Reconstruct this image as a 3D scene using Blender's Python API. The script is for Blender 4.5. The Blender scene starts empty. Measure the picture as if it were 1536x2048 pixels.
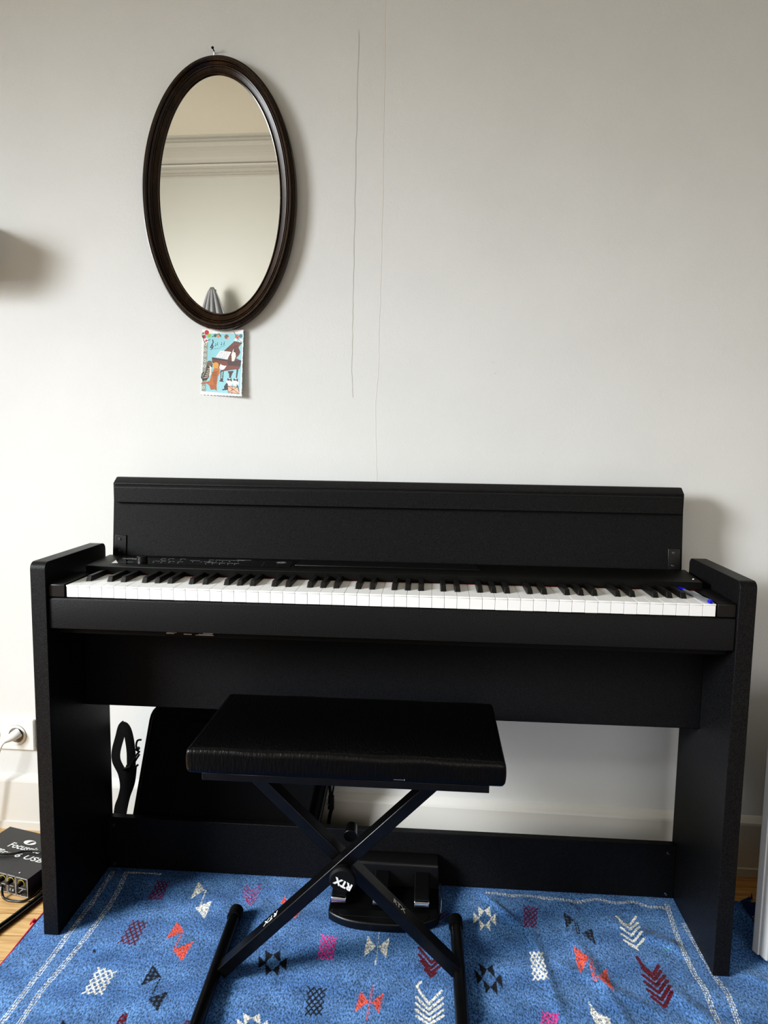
import bpy, bmesh, math, random, json
import numpy as np
from mathutils import Vector, Matrix
random.seed(7); rng = np.random.default_rng(7)
S = bpy.context.scene
COL = S.collection
PI = math.pi

# ------------------------------------------------------------------ materials
def lin(c):
    return tuple((v/12.92 if v <= .04045 else ((v+.055)/1.055)**2.4) for v in [x/255 for x in c])+(1,)

def mat(name, rgb, rough=.5, spec=.5, metal=0, bump=0, bscale=200, var=0, vscale=30, stretch=(1,1,1), coat=0, trans=0, rgb2=None, sheen=0):
    m = bpy.data.materials.new(name); m.use_nodes = True
    nt = m.node_tree; b = nt.nodes['Principled BSDF']
    b.inputs['Base Color'].default_value = lin(rgb)
    b.inputs['Roughness'].default_value = rough
    b.inputs['Specular IOR Level'].default_value = spec
    b.inputs['Metallic'].default_value = metal
    b.inputs['Coat Weight'].default_value = coat
    b.inputs['Transmission Weight'].default_value = trans
    b.inputs['Sheen Weight'].default_value = sheen
    tc = nt.nodes.new('ShaderNodeTexCoord'); mp = nt.nodes.new('ShaderNodeMapping')
    mp.inputs['Scale'].default_value = stretch
    nt.links.new(tc.outputs['Object'], mp.inputs[0])
    if var or rgb2:
        n = nt.nodes.new('ShaderNodeTexNoise'); n.inputs['Scale'].default_value = vscale; n.inputs['Detail'].default_value = 4
        nt.links.new(mp.outputs[0], n.inputs[0])
        r = nt.nodes.new('ShaderNodeValToRGB')
        c2 = lin(rgb2) if rgb2 else tuple(min(1, v*(1+var)) for v in lin(rgb)[:3])+(1,)
        c1 = lin(rgb) if rgb2 else tuple(v*(1-var) for v in lin(rgb)[:3])+(1,)
        r.color_ramp.elements[0].position = .3; r.color_ramp.elements[1].position = .7
        r.color_ramp.elements[0].color = c1; r.color_ramp.elements[1].color = c2
        nt.links.new(n.outputs[0], r.inputs[0]); nt.links.new(r.outputs[0], b.inputs['Base Color'])
    if bump:
        n = nt.nodes.new('ShaderNodeTexNoise'); n.inputs['Scale'].default_value = bscale; n.inputs['Detail'].default_value = 3
        nt.links.new(mp.outputs[0], n.inputs[0])
        bp = nt.nodes.new('ShaderNodeBump'); bp.inputs['Strength'].default_value = bump; bp.inputs['Distance'].default_value = .002
        nt.links.new(n.outputs[0], bp.inputs['Height']); nt.links.new(bp.outputs[0], b.inputs['Normal'])
    return m

M = {}
M['lam'] = mat('black_laminate', (30,30,31), .42, .16, bump=.22, bscale=800, var=.6, vscale=650)
M['lam_top'] = mat('black_laminate_edge', (20,20,19), .42, .22, bump=.15, bscale=900)
M['plastic'] = mat('black_plastic', (16,16,17), .38, .5, bump=.15, bscale=600)
M['gloss'] = mat('gloss_panel', (8,8,9), .12, .5)
M['matte'] = mat('matte_black', (9,9,10), .6, .3)
M['metal'] = mat('black_powder_coat', (14,14,15), .34, .45, bump=.08, bscale=900, var=.3, vscale=60)
M['leather'] = mat('black_vinyl', (10,10,11), .36, .28, bump=.55, bscale=190, stretch=(1.3,.6,.3))
M['rubber'] = mat('rubber', (12,12,12), .7, .3)
M['nylon'] = mat('black_nylon', (8,8,9), .75, .2, bump=.5, bscale=700, sheen=.03)
M['white_key'] = mat('white_key_plastic', (242,242,240), .28, .5)
M['black_key'] = mat('black_key_plastic', (18,18,18), .38, .5, bump=.1, bscale=900)
M['felt'] = mat('red_felt', (120,30,34), .95, .1)
M['wood_raw'] = mat('particle_board', (92,70,48), .8, .2)
M['print'] = mat('white_print', (225,225,222), .6, .3)
M['printgrey'] = mat('grey_print', (120,120,120), .6, .3)
M['chrome'] = mat('chrome', (225,228,232), .1, .5, metal=1)
M['steel'] = mat('steel_screw', (150,150,150), .3, .5, metal=1)
M['walnut'] = mat('dark_walnut', (54,38,26), .26, .5, bump=.05, bscale=80, rgb2=(26,17,12), vscale=14, stretch=(6,6,1))
M['mirror'] = mat('mirror_glass', (238,238,232), .0, .5, metal=1)
M['wall'] = mat('wall_paint', (217,218,216), .62, .3, bump=.16, bscale=210, var=.02, vscale=6)
M['wallback'] = mat('wall_paint_opposite', (219,220,216), .8, .2)
M['trim'] = mat('trim_paint', (216,214,208), .4, .4, bump=.1, bscale=40)
M['crackl'] = mat('crack_light', (232,229,222), .7, .2)
M['crackd'] = mat('crack_dark', (196,193,186), .8, .2)
M['socket'] = mat('white_socket_plastic', (236,235,230), .35, .45)
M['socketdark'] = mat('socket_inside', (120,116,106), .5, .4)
M['cable_white'] = mat('white_cable', (226,226,222), .4, .4)
M['cable_black'] = mat('black_cable', (14,14,14), .35, .5)
M['blue'] = mat('blue_pen_plastic', (22,28,190), .3, .5)
M['clear'] = mat('clear_plastic', (235,240,248), .08, .5, trans=.85)
M['ink'] = mat('ink_tube', (40,44,120), .4, .4)
M['case_black'] = mat('black_metal_case', (38,38,40), .42, .5, bump=.2, bscale=700)
M['faceplate'] = mat('black_faceplate', (18,18,19), .35, .5)
M['silver'] = mat('silver_edge', (190,190,190), .35, .5, metal=.6)
M['yellow'] = mat('yellow_print', (226,205,80), .6, .3)
M['door'] = mat('white_door_paint', (226,226,224), .45, .4, bump=.1, bscale=60)
M['grey_cloth'] = mat('grey_cloth', (150,152,158), .9, .15, bump=.4, bscale=60)
M['ceil'] = mat('ceiling_paint', (244,240,228), .9, .1)
M['pink'] = mat('pink_wool', (196,52,84), .95, .1, var=.3, vscale=300)
M['blue_wool'] = mat('blue_wool', (44,76,126), .95, .1, var=.4, vscale=300)
M['cream_wool'] = mat('cream_wool', (190,186,176), .95, .1)

# colour-attribute material (weave / print)
def attr_mat(name, rough=.95, weave=True):
    m = bpy.data.materials.new(name); m.use_nodes = True
    nt = m.node_tree; b = nt.nodes['Principled BSDF']; b.inputs['Roughness'].default_value = rough
    b.inputs['Specular IOR Level'].default_value = .1 if weave else .4
    a = nt.nodes.new('ShaderNodeAttribute'); a.attribute_name = 'paint'
    src = a.outputs['Color']
    tc = nt.nodes.new('ShaderNodeTexCoord')
    def mul(colr, noise, lo, hi, p0=.32, p1=.68):
        r = nt.nodes.new('ShaderNodeValToRGB')
        r.color_ramp.elements[0].position = p0; r.color_ramp.elements[1].position = p1
        r.color_ramp.elements[0].color = (lo, lo, lo, 1); r.color_ramp.elements[1].color = (hi, hi, hi*1.0, 1)
        nt.links.new(noise, r.inputs[0])
        x = nt.nodes.new('ShaderNodeMix'); x.data_type = 'RGBA'; x.blend_type = 'MULTIPLY'; x.inputs[0].default_value = 1
        nt.links.new(colr, x.inputs[6]); nt.links.new(r.outputs[0], x.inputs[7])
        return x.outputs[2]
    if weave:
        mp = nt.nodes.new('ShaderNodeMapping'); mp.inputs['Scale'].default_value = (1, .55, 1); mp.inputs['Rotation'].default_value = (0, 0, .5)
        nt.links.new(tc.outputs['Object'], mp.inputs[0])
        n1 = nt.nodes.new('ShaderNodeTexNoise'); n1.inputs['Scale'].default_value = 360; n1.inputs['Detail'].default_value = 2
        nt.links.new(mp.outputs[0], n1.inputs[0])
        n2 = nt.nodes.new('ShaderNodeTexNoise'); n2.inputs['Scale'].default_value = 22; n2.inputs['Detail'].default_value = 5
        nt.links.new(tc.outputs['Object'], n2.inputs[0])
        src = mul(src, n1.outputs[0], .34, 1.85); src = mul(src, n2.outputs[0], .72, 1.18)
        bp = nt.nodes.new('ShaderNodeBump'); bp.inputs['Strength'].default_value = .7; bp.inputs['Distance'].default_value = .0015
        nt.links.new(n1.outputs[0], bp.inputs['Height']); nt.links.new(bp.outputs[0], b.inputs['Normal'])
        b.inputs['Sheen Weight'].default_value = .15
    nt.links.new(src, b.inputs['Base Color'])
    return m
M['rug'] = attr_mat('woven_blue_rug')
M['card'] = attr_mat('printed_card', .45, False)

def floor_mat():
    m = bpy.data.materials.new('oak_floor'); m.use_nodes = True
    nt = m.node_tree; b = nt.nodes['Principled BSDF']; b.inputs['Roughness'].default_value = .35
    tc = nt.nodes.new('ShaderNodeTexCoord'); mp = nt.nodes.new('ShaderNodeMapping'); mp.inputs['Scale'].default_value = (3, 40, 1)
    mp.inputs['Rotation'].default_value = (0, 0, -.06)
    nt.links.new(tc.outputs['Object'], mp.inputs[0])
    n = nt.nodes.new('ShaderNodeTexNoise'); n.inputs['Scale'].default_value = 3; n.inputs['Detail'].default_value = 6; n.inputs['Distortion'].default_value = .6
    nt.links.new(mp.outputs[0], n.inputs[0])
    r = nt.nodes.new('ShaderNodeValToRGB')
    r.color_ramp.elements[0].position = .3; r.color_ramp.elements[1].position = .7
    r.color_ramp.elements[0].color = lin((186,142,88)); r.color_ramp.elements[1].color = lin((232,194,136))
    nt.links.new(n.outputs[0], r.inputs[0])
    br = nt.nodes.new('ShaderNodeTexBrick'); br.inputs['Scale'].default_value = 1
    br.inputs['Color1'].default_value = (1, 1, 1, 1); br.inputs['Color2'].default_value = (.86, .84, .8, 1); br.inputs['Mortar'].default_value = (.45, .36, .26, 1)
    br.inputs['Mortar Size'].default_value = .0012; br.inputs['Brick Width'].default_value = .55; br.inputs['Row Height'].default_value = .068
    mp2 = nt.nodes.new('ShaderNodeMapping'); mp2.inputs['Rotation'].default_value = (0, 0, -.06)
    nt.links.new(tc.outputs['Object'], mp2.inputs[0]); nt.links.new(mp2.outputs[0], br.inputs[0])
    x = nt.nodes.new('ShaderNodeMix'); x.data_type = 'RGBA'; x.blend_type = 'MULTIPLY'; x.inputs[0].default_value = 1
    nt.links.new(r.outputs[0], x.inputs[6]); nt.links.new(br.outputs[0], x.inputs[7]); nt.links.new(x.outputs[2], b.inputs['Base Color'])
    return m
M['floor'] = floor_mat()

# ------------------------------------------------------------------ mesh helpers
def bx(bm, x0, x1, y0, y1, z0, z1):
    v = [bm.verts.new((x, y, z)) for z in (z0, z1) for y in (y0, y1) for x in (x0, x1)]
    for f in ((0,2,3,1),(4,5,7,6),(0,1,5,4),(2,6,7,3),(0,4,6,2),(1,3,7,5)):
        bm.faces.new([v[i] for i in f])
    return v
def box(*a):
    bm = bmesh.new(); bx(bm, *a); return bm
def prism(bm, prof, x0, x1, axis='X'):
    """closed outline swept along an axis. X: prof=(y,z); Y: prof=(x,z); Z: prof=(x,y)"""
    def P(a, b, t): return {'X': (t, a, b), 'Y': (a, t, b), 'Z': (a, b, t)}[axis]
    A = [bm.verts.new(P(a, b, x0)) for a, b in prof]; B = [bm.verts.new(P(a, b, x1)) for a, b in prof]
    n = len(prof)
    for i in range(n):
        bm.faces.new((A[i], A[(i+1) % n], B[(i+1) % n], B[i]))
    bm.faces.new(A[::-1]); bm.faces.new(B)
    return bm
def rrect(x0, x1, z0, z1, r, n=6, corners=(1,1,1,1)):
    """rounded outline, corners BL BR TR TL"""
    out = []
    for k, (cx, cz, a0) in enumerate(((x0+r, z0+r, PI), (x1-r, z0+r, 1.5*PI), (x1-r, z1-r, 0), (x0+r, z1-r, .5*PI))):
        if corners[k]:
            out += [(cx+r*math.cos(a0+i/n*PI/2), cz+r*math.sin(a0+i/n*PI/2)) for i in range(n+1)]
        else:
            out.append(((x0, z0), (x1, z0), (x1, z1), (x0, z1))[k])
    return out
def cyl(bm, p0, p1, r0, r1=None, n=24, cap=True):
    r1 = r0 if r1 is None else r1
    p0, p1 = Vector(p0), Vector(p1); d = (p1-p0).normalized()
    u = d.orthogonal().normalized(); w = d.cross(u)
    A = [bm.verts.new(p0+(u*math.cos(2*PI*i/n)+w*math.sin(2*PI*i/n))*r0) for i in range(n)]
    B = [bm.verts.new(p1+(u*math.cos(2*PI*i/n)+w*math.sin(2*PI*i/n))*r1) for i in range(n)]
    for i in range(n): bm.faces.new((A[i], A[(i+1) % n], B[(i+1) % n], B[i]))
    if cap: bm.faces.new(A[::-1]); bm.faces.new(B)
    return bm
def smooth_path(pts, k=8):
    pts = [Vector(p) for p in pts]; out = []
    P = [pts[0]*2-pts[1]]+pts+[pts[-1]*2-pts[-2]]
    for i in range(1, len(P)-2):
        a, b, c, d = P[i-1:i+3]
        for j in range(k):
            t = j/k
            out.append(.5*((2*b)+(c-a)*t+(2*a-5*b+4*c-d)*t*t+(3*b-a-3*c+d)*t**3))
    out.append(pts[-1]); return out
def tube(bm, pts, r, n=10, k=8):
    pts = smooth_path(pts, k) if k else [Vector(p) for p in pts]
    prev = None; u = None
    for i, p in enumerate(pts):
        d = (pts[min(i+1, len(pts)-1)]-pts[max(i-1, 0)]).normalized()
        u = d.orthogonal().normalized() if u is None else (u-d*u.dot(d)).normalized()
        w = d.cross(u)
        ring = [bm.verts.new(p+(u*math.cos(2*PI*j/n)+w*math.sin(2*PI*j/n))*r) for j in range(n)]
        if prev:
            for j in range(n): bm.faces.new((prev[j], prev[(j+1) % n], ring[(j+1) % n], ring[j]))
        else: bm.faces.new(ring[::-1])
        prev = ring
    bm.faces.new(prev); return bm
def rbox(x0, x1, y0, y1, z0, z1, r, nx=24, ny=14, nz=4, crown=0, wob=0):
    """soft rounded box"""
    bm = bmesh.new()
    v = bmesh.ops.create_cube(bm, size=1)['verts']
    bm.free(); bm = bmesh.new()
    def grid(f, a, b):
        V = [[bm.verts.new(f(i/a, j/b)) for j in range(b+1)] for i in range(a+1)]
        for i in range(a):
            for j in range(b): bm.faces.new((V[i][j], V[i+1][j], V[i+1][j+1], V[i][j+1]))
    grid(lambda u, v: (u, v, 1), nx, ny); grid(lambda u, v: (v, u, 0), ny, nx)
    grid(lambda u, v: (u, 0, v), nx, nz); grid(lambda u, v: (v, 1, u), nz, nx)
    grid(lambda u, v: (0, v, u), ny, nz); grid(lambda u, v: (1, u, v), ny, nz)
    bmesh.ops.remove_doubles(bm, verts=bm.verts, dist=1e-5)
    L = (x1-x0, y1-y0, z1-z0)
    def ease(t, l):  # concentrate divisions near the edges
        return t-math.sin(2*PI*t)/(2*PI)*.75
    for q in bm.verts:
        t = [ease(q.co.x, 0), ease(q.co.y, 0), q.co.z]
        p = Vector((x0+t[0]*L[0], y0+t[1]*L[1], z0+t[2]*L[2]))
        c = Vector((min(max(p.x, x0+r), x1-r), min(max(p.y, y0+r), y1-r), min(max(p.z, z0+r), z1-r)))
        d = p-c
        if d.length > 1e-9: p = c+d.normalized()*r
        if crown and q.co.z > .5:
            p.z += crown*math.sin(PI*t[0])**.4*math.sin(PI*t[1])**.5*(q.co.z-.5)*2
        if wob:
            p.z += wob*math.sin(p.x*37+p.y*21)*.5; p.y += wob*math.sin(p.x*61+p.z*90)*.6
        q.co = p
    return bm

def obj(name, bm, m, parent=None, bevel=0, smooth=False, seg=2, world=True):
    if parent is not None and world:
        mw = parent_world(parent).inverted()
        bm.transform(mw)
    bmesh.ops.recalc_face_normals(bm, faces=bm.faces)
    me = bpy.data.meshes.new(name); bm.to_mesh(me); bm.free()
    for k in (m if isinstance(m, (list, tuple)) else [m]): me.materials.append(M[k] if isinstance(k, str) else k)
    o = bpy.data.objects.new(name, me); COL.objects.link(o)
    if parent is not None: o.parent = parent
    if bevel:
        b = o.modifiers.new('bevel', 'BEVEL'); b.width = bevel; b.segments = seg; b.limit_method = 'ANGLE'; b.angle_limit = .6
        b.harden_normals = False
    if smooth or bevel:
        for p in me.polygons: p.use_smooth = True
        me.set_sharp_from_angle(angle=math.radians(40)) if hasattr(me, 'set_sharp_from_angle') else None
    return o
def parent_world(p):
    m = Matrix.Translation(p.location) @ p.rotation_euler.to_matrix().to_4x4()
    return (parent_world(p.parent) @ m) if p.parent else m
def tag(o, label, cat, group=None, kind=None):
    if label: o['label'] = label
    if cat: o['category'] = cat
    if group: o['group'] = group
    if kind: o['kind'] = kind
    return o
def thing(name, label, cat, loc=(0, 0, 0), rz=0, group=None, kind=None):
    o = bpy.data.objects.new(name, None); COL.objects.link(o); o.empty_display_size = .05
    o.location = loc; o.rotation_euler = (0, 0, rz)
    return tag(o, label, cat, group, kind)
def text_bm(txt, size, origin, xdir, ydir, align='LEFT', shear=0, ext=.0002, bold=0, spacing=1, sx=1):
    c = bpy.data.curves.new('t', 'FONT'); c.body = txt; c.size = size; c.align_x = align; c.align_y = 'BOTTOM_BASELINE'
    c.shear = shear; c.extrude = ext; c.offset = bold; c.space_character = spacing; c.resolution_u = 3
    o = bpy.data.objects.new('t', c); COL.objects.link(o)
    bpy.context.view_layer.update()
    me = bpy.data.meshes.new_from_object(o)
    bm = bmesh.new(); bm.from_mesh(me)
    bpy.data.objects.remove(o); bpy.data.meshes.remove(me); bpy.data.curves.remove(c)
    x = Vector(xdir).normalized(); y = Vector(ydir).normalized(); z = x.cross(y)
    mt = Matrix((x*sx, y, z)).transposed().to_4x4(); mt.translation = Vector(origin)
    bm.transform(mt); return bm
def merge(*bms):
    out = bmesh.new()
    for b in bms:
        me = bpy.data.meshes.new('x'); b.to_mesh(me); b.free(); out.from_mesh(me); bpy.data.meshes.remove(me)
    return out

# raster painting on a grid of points
def inside(PX, PY, poly):
    r = np.zeros(PX.shape, bool); n = len(poly)
    for i in range(n):
        x0, y0 = poly[i]; x1, y1 = poly[(i+1) % n]
        if y0 == y1: continue
        c = ((y0 > PY) != (y1 > PY)) & (PX < (x1-x0)*(PY-y0)/(y1-y0)+x0)
        r ^= c
    return r
def near(PX, PY, pts, w):
    r = np.zeros(PX.shape, bool); T = np.zeros(PX.shape); D = np.full(PX.shape, 9.); acc = 0
    for (x0, y0), (x1, y1) in zip(pts, pts[1:]):
        l = math.hypot(x1-x0, y1-y0)+1e-9
        t = np.clip(((PX-x0)*(x1-x0)+(PY-y0)*(y1-y0))/l/l, 0, 1)
        sd = ((PX-x0)*(y1-y0)-(PY-y0)*(x1-x0))/l
        d = np.hypot(PX-x0-t*(x1-x0), PY-y0-t*(y1-y0))
        k = d < D.clip(max=9) if True else None
        up = d < np.abs(D)
        D = np.where(up, np.where(sd < 0, -d, d), D); T = np.where(up, acc+t*l, T); acc += l
    return np.abs(D) < w, D, T
# ------------------------------------------------------------------ camera
def R3(yaw, pitch, roll):
    cy, sy, cp, sp, cr, sr = math.cos(yaw), math.sin(yaw), math.cos(pitch), math.sin(pitch), math.cos(roll), math.sin(roll)
    Mx = Matrix(((cy, -sy, 0), (sy, cy, 0), (0, 0, 1))) @ Matrix(((1, 0, 0), (0, cp, -sp), (0, sp, cp)))
    return Mx @ Vector((cr, 0, sr)), Mx @ Vector((-sr, 0, cr)), Mx @ Vector((0, 1, 0))
cam = bpy.data.objects.new('camera', bpy.data.cameras.new('camera')); COL.objects.link(cam); S.camera = cam
r_, u_, f_ = R3(0.064613, -0.108817, 0.015157)
mw = Matrix((r_, u_, -f_)).transposed().to_4x4(); mw.translation = (0.764573, -1.310589, 1.023316)
cam.matrix_world = mw
cam.data.sensor_fit = 'HORIZONTAL'; cam.data.sensor_width = 36; cam.data.lens = 36*1436.246353/1536
cam.data.clip_start = .05

# ------------------------------------------------------------------ room
WK = -.0219
def wy(x, off=0): return .3887+WK*x-off
FLOOR = -.004
def wall_prism(bm, prof, x0, x1):
    """outline of (distance in front of the wall, z) swept along the slightly skewed wall"""
    A = [bm.verts.new((x0, wy(x0, d), z)) for d, z in prof]; B = [bm.verts.new((x1, wy(x1, d), z)) for d, z in prof]
    n = len(prof)
    for i in range(n): bm.faces.new((A[i], A[(i+1) % n], B[(i+1) % n], B[i]))
    bm.faces.new(A[::-1]); bm.faces.new(B); return bm
WX0, WX1, H = -2.3, 3.0, 2.812
bm = wall_prism(bmesh.new(), [(0, FLOOR), (0, H), (-.12, H), (-.12, FLOOR)], WX0, WX1)
def strip(pts, w, mi):
    n = len(pts)
    L = [bm.verts.new((x-w*k/2, wy(x, .0004), z)) for (x, z), k in pts]; R_ = [bm.verts.new((x+w*k/2, wy(x, .0004), z)) for (x, z), k in pts]
    for i in range(n-1):
        f = bm.faces.new((L[i], R_[i], R_[i+1], L[i+1])); f.material_index = mi
def jit(pts, a=.0009, n=12):
    out = []
    for (p, q) in zip(pts, pts[1:]):
        for i in range(n): t = i/n; out.append(((p[0]*(1-t)+q[0]*t+random.uniform(-a, a), p[1]*(1-t)+q[1]*t), random.uniform(.6, 1.2)))
    return out
strip(jit([(.6407, 2.15), (.6416, 1.7617), (.6414, 1.5478), (.639, 1.3276), (.6368, 1.158), (.6317, 1.1006), (.6367, .9142), (.6365, .80)]), .0016, 1)
strip(jit([(.5839, 1.9097), (.5799, 1.6566), (.5766, 1.3276), (.5755, 1.169), (.5789, 1.1001)]), .0012, 2)
for (x, z, w) in ((.233, 1.025, .020), (.158, .975, .010), (1.02, .985, .004), (.90, 1.19, .005), (.905, 1.165, .005), (1.34, .89, .003)):
    strip([((x+i*w/4, z-.002*math.sin(i)), .5) for i in range(3)], .003, 1 if w > .006 else 2)
wall = obj('wall_back', bm, ['wall', 'crackl', 'crackd']); tag(wall, None, None, kind='structure')
bm = box(WX0, WX1, -3.0, wy(WX0)+.02, FLOOR-.1, FLOOR)
tag(obj('floor', bm, 'floor'), None, None, kind='structure')
# moulded skirting with a sloped, rounded top
bm = wall_prism(bmesh.new(), [(0, FLOOR), (.018, FLOOR), (.018, .122), (.0165, .127), (.012, .130), (.004, .137), (0, .139)], WX0, WX1)
wall_prism(bm, [(.018, FLOOR), (.0215, FLOOR), (.0215, .016), (.018, .018)], WX0, WX1)
tag(obj('baseboard_back', bm, 'trim'), None, None, kind='structure')
tag(obj('shadow_ledge', wall_prism(bmesh.new(), [(0, 1.37), (.12, 1.37), (.16, 1.42), (.165, 1.49), (0, 1.50)], -1.2, -.292), 'trim'), None, None, kind='structure')  # unseen ledge, added left of frame to cast a shadow on the wall
# opposite wall, ceiling and cornice, seen only in the mirror
YB = -2.62
tag(obj('wall_front', box(WX0, WX1, YB-.12, YB, FLOOR, H), 'wallback'), None, None, kind='structure')
tag(obj('ceiling', box(WX0, WX1, YB, wy(WX0)+.1, H, H+.08), 'ceil'), None, None, kind='structure')
cor = [(0, H), (.215, H), (.215, H-.010), (.198, H-.012), (.205, H-.022), (.186, H-.026), (.192, H-.036), (.172, H-.044)]
cor += [(.165-.105*math.sin(t*PI/2/6), H-.050-.055*(1-math.cos(t*PI/2/6))) for t in range(7)]
cor += [(.046, H-.110), (.062, H-.116), (.056, H-.126), (.034, H-.130), (.040, H-.142), (.018, H-.150), (.026, H-.160), (.010, H-.164), (.016, H-.172), (0, H-.176)]
bm = prism(bmesh.new(), [(YB+d, z) for d, z in cor], WX0, WX1)
tag(obj('trim_1', bm, 'trim'), None, None, kind='structure')

# thin white upright panel at the right edge
dr = thing('painted_panel', 'thin white-painted upright panel at the far right edge, standing on the rug', 'panel', (1.428, .072, 0), math.atan2(.0117, .0345))
mwd = parent_world(dr)
bm = box(0, .62, -.0364, 0, .0072, .52); bm.transform(mwd)
obj('panel_core', bm, 'door', dr, bevel=.003)
bm = box(-.0026, .004, -.0170, -.0015, .0072, .52); bm.transform(mwd)
obj('edge_strip', bm, 'door', dr, bevel=.0012)
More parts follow.
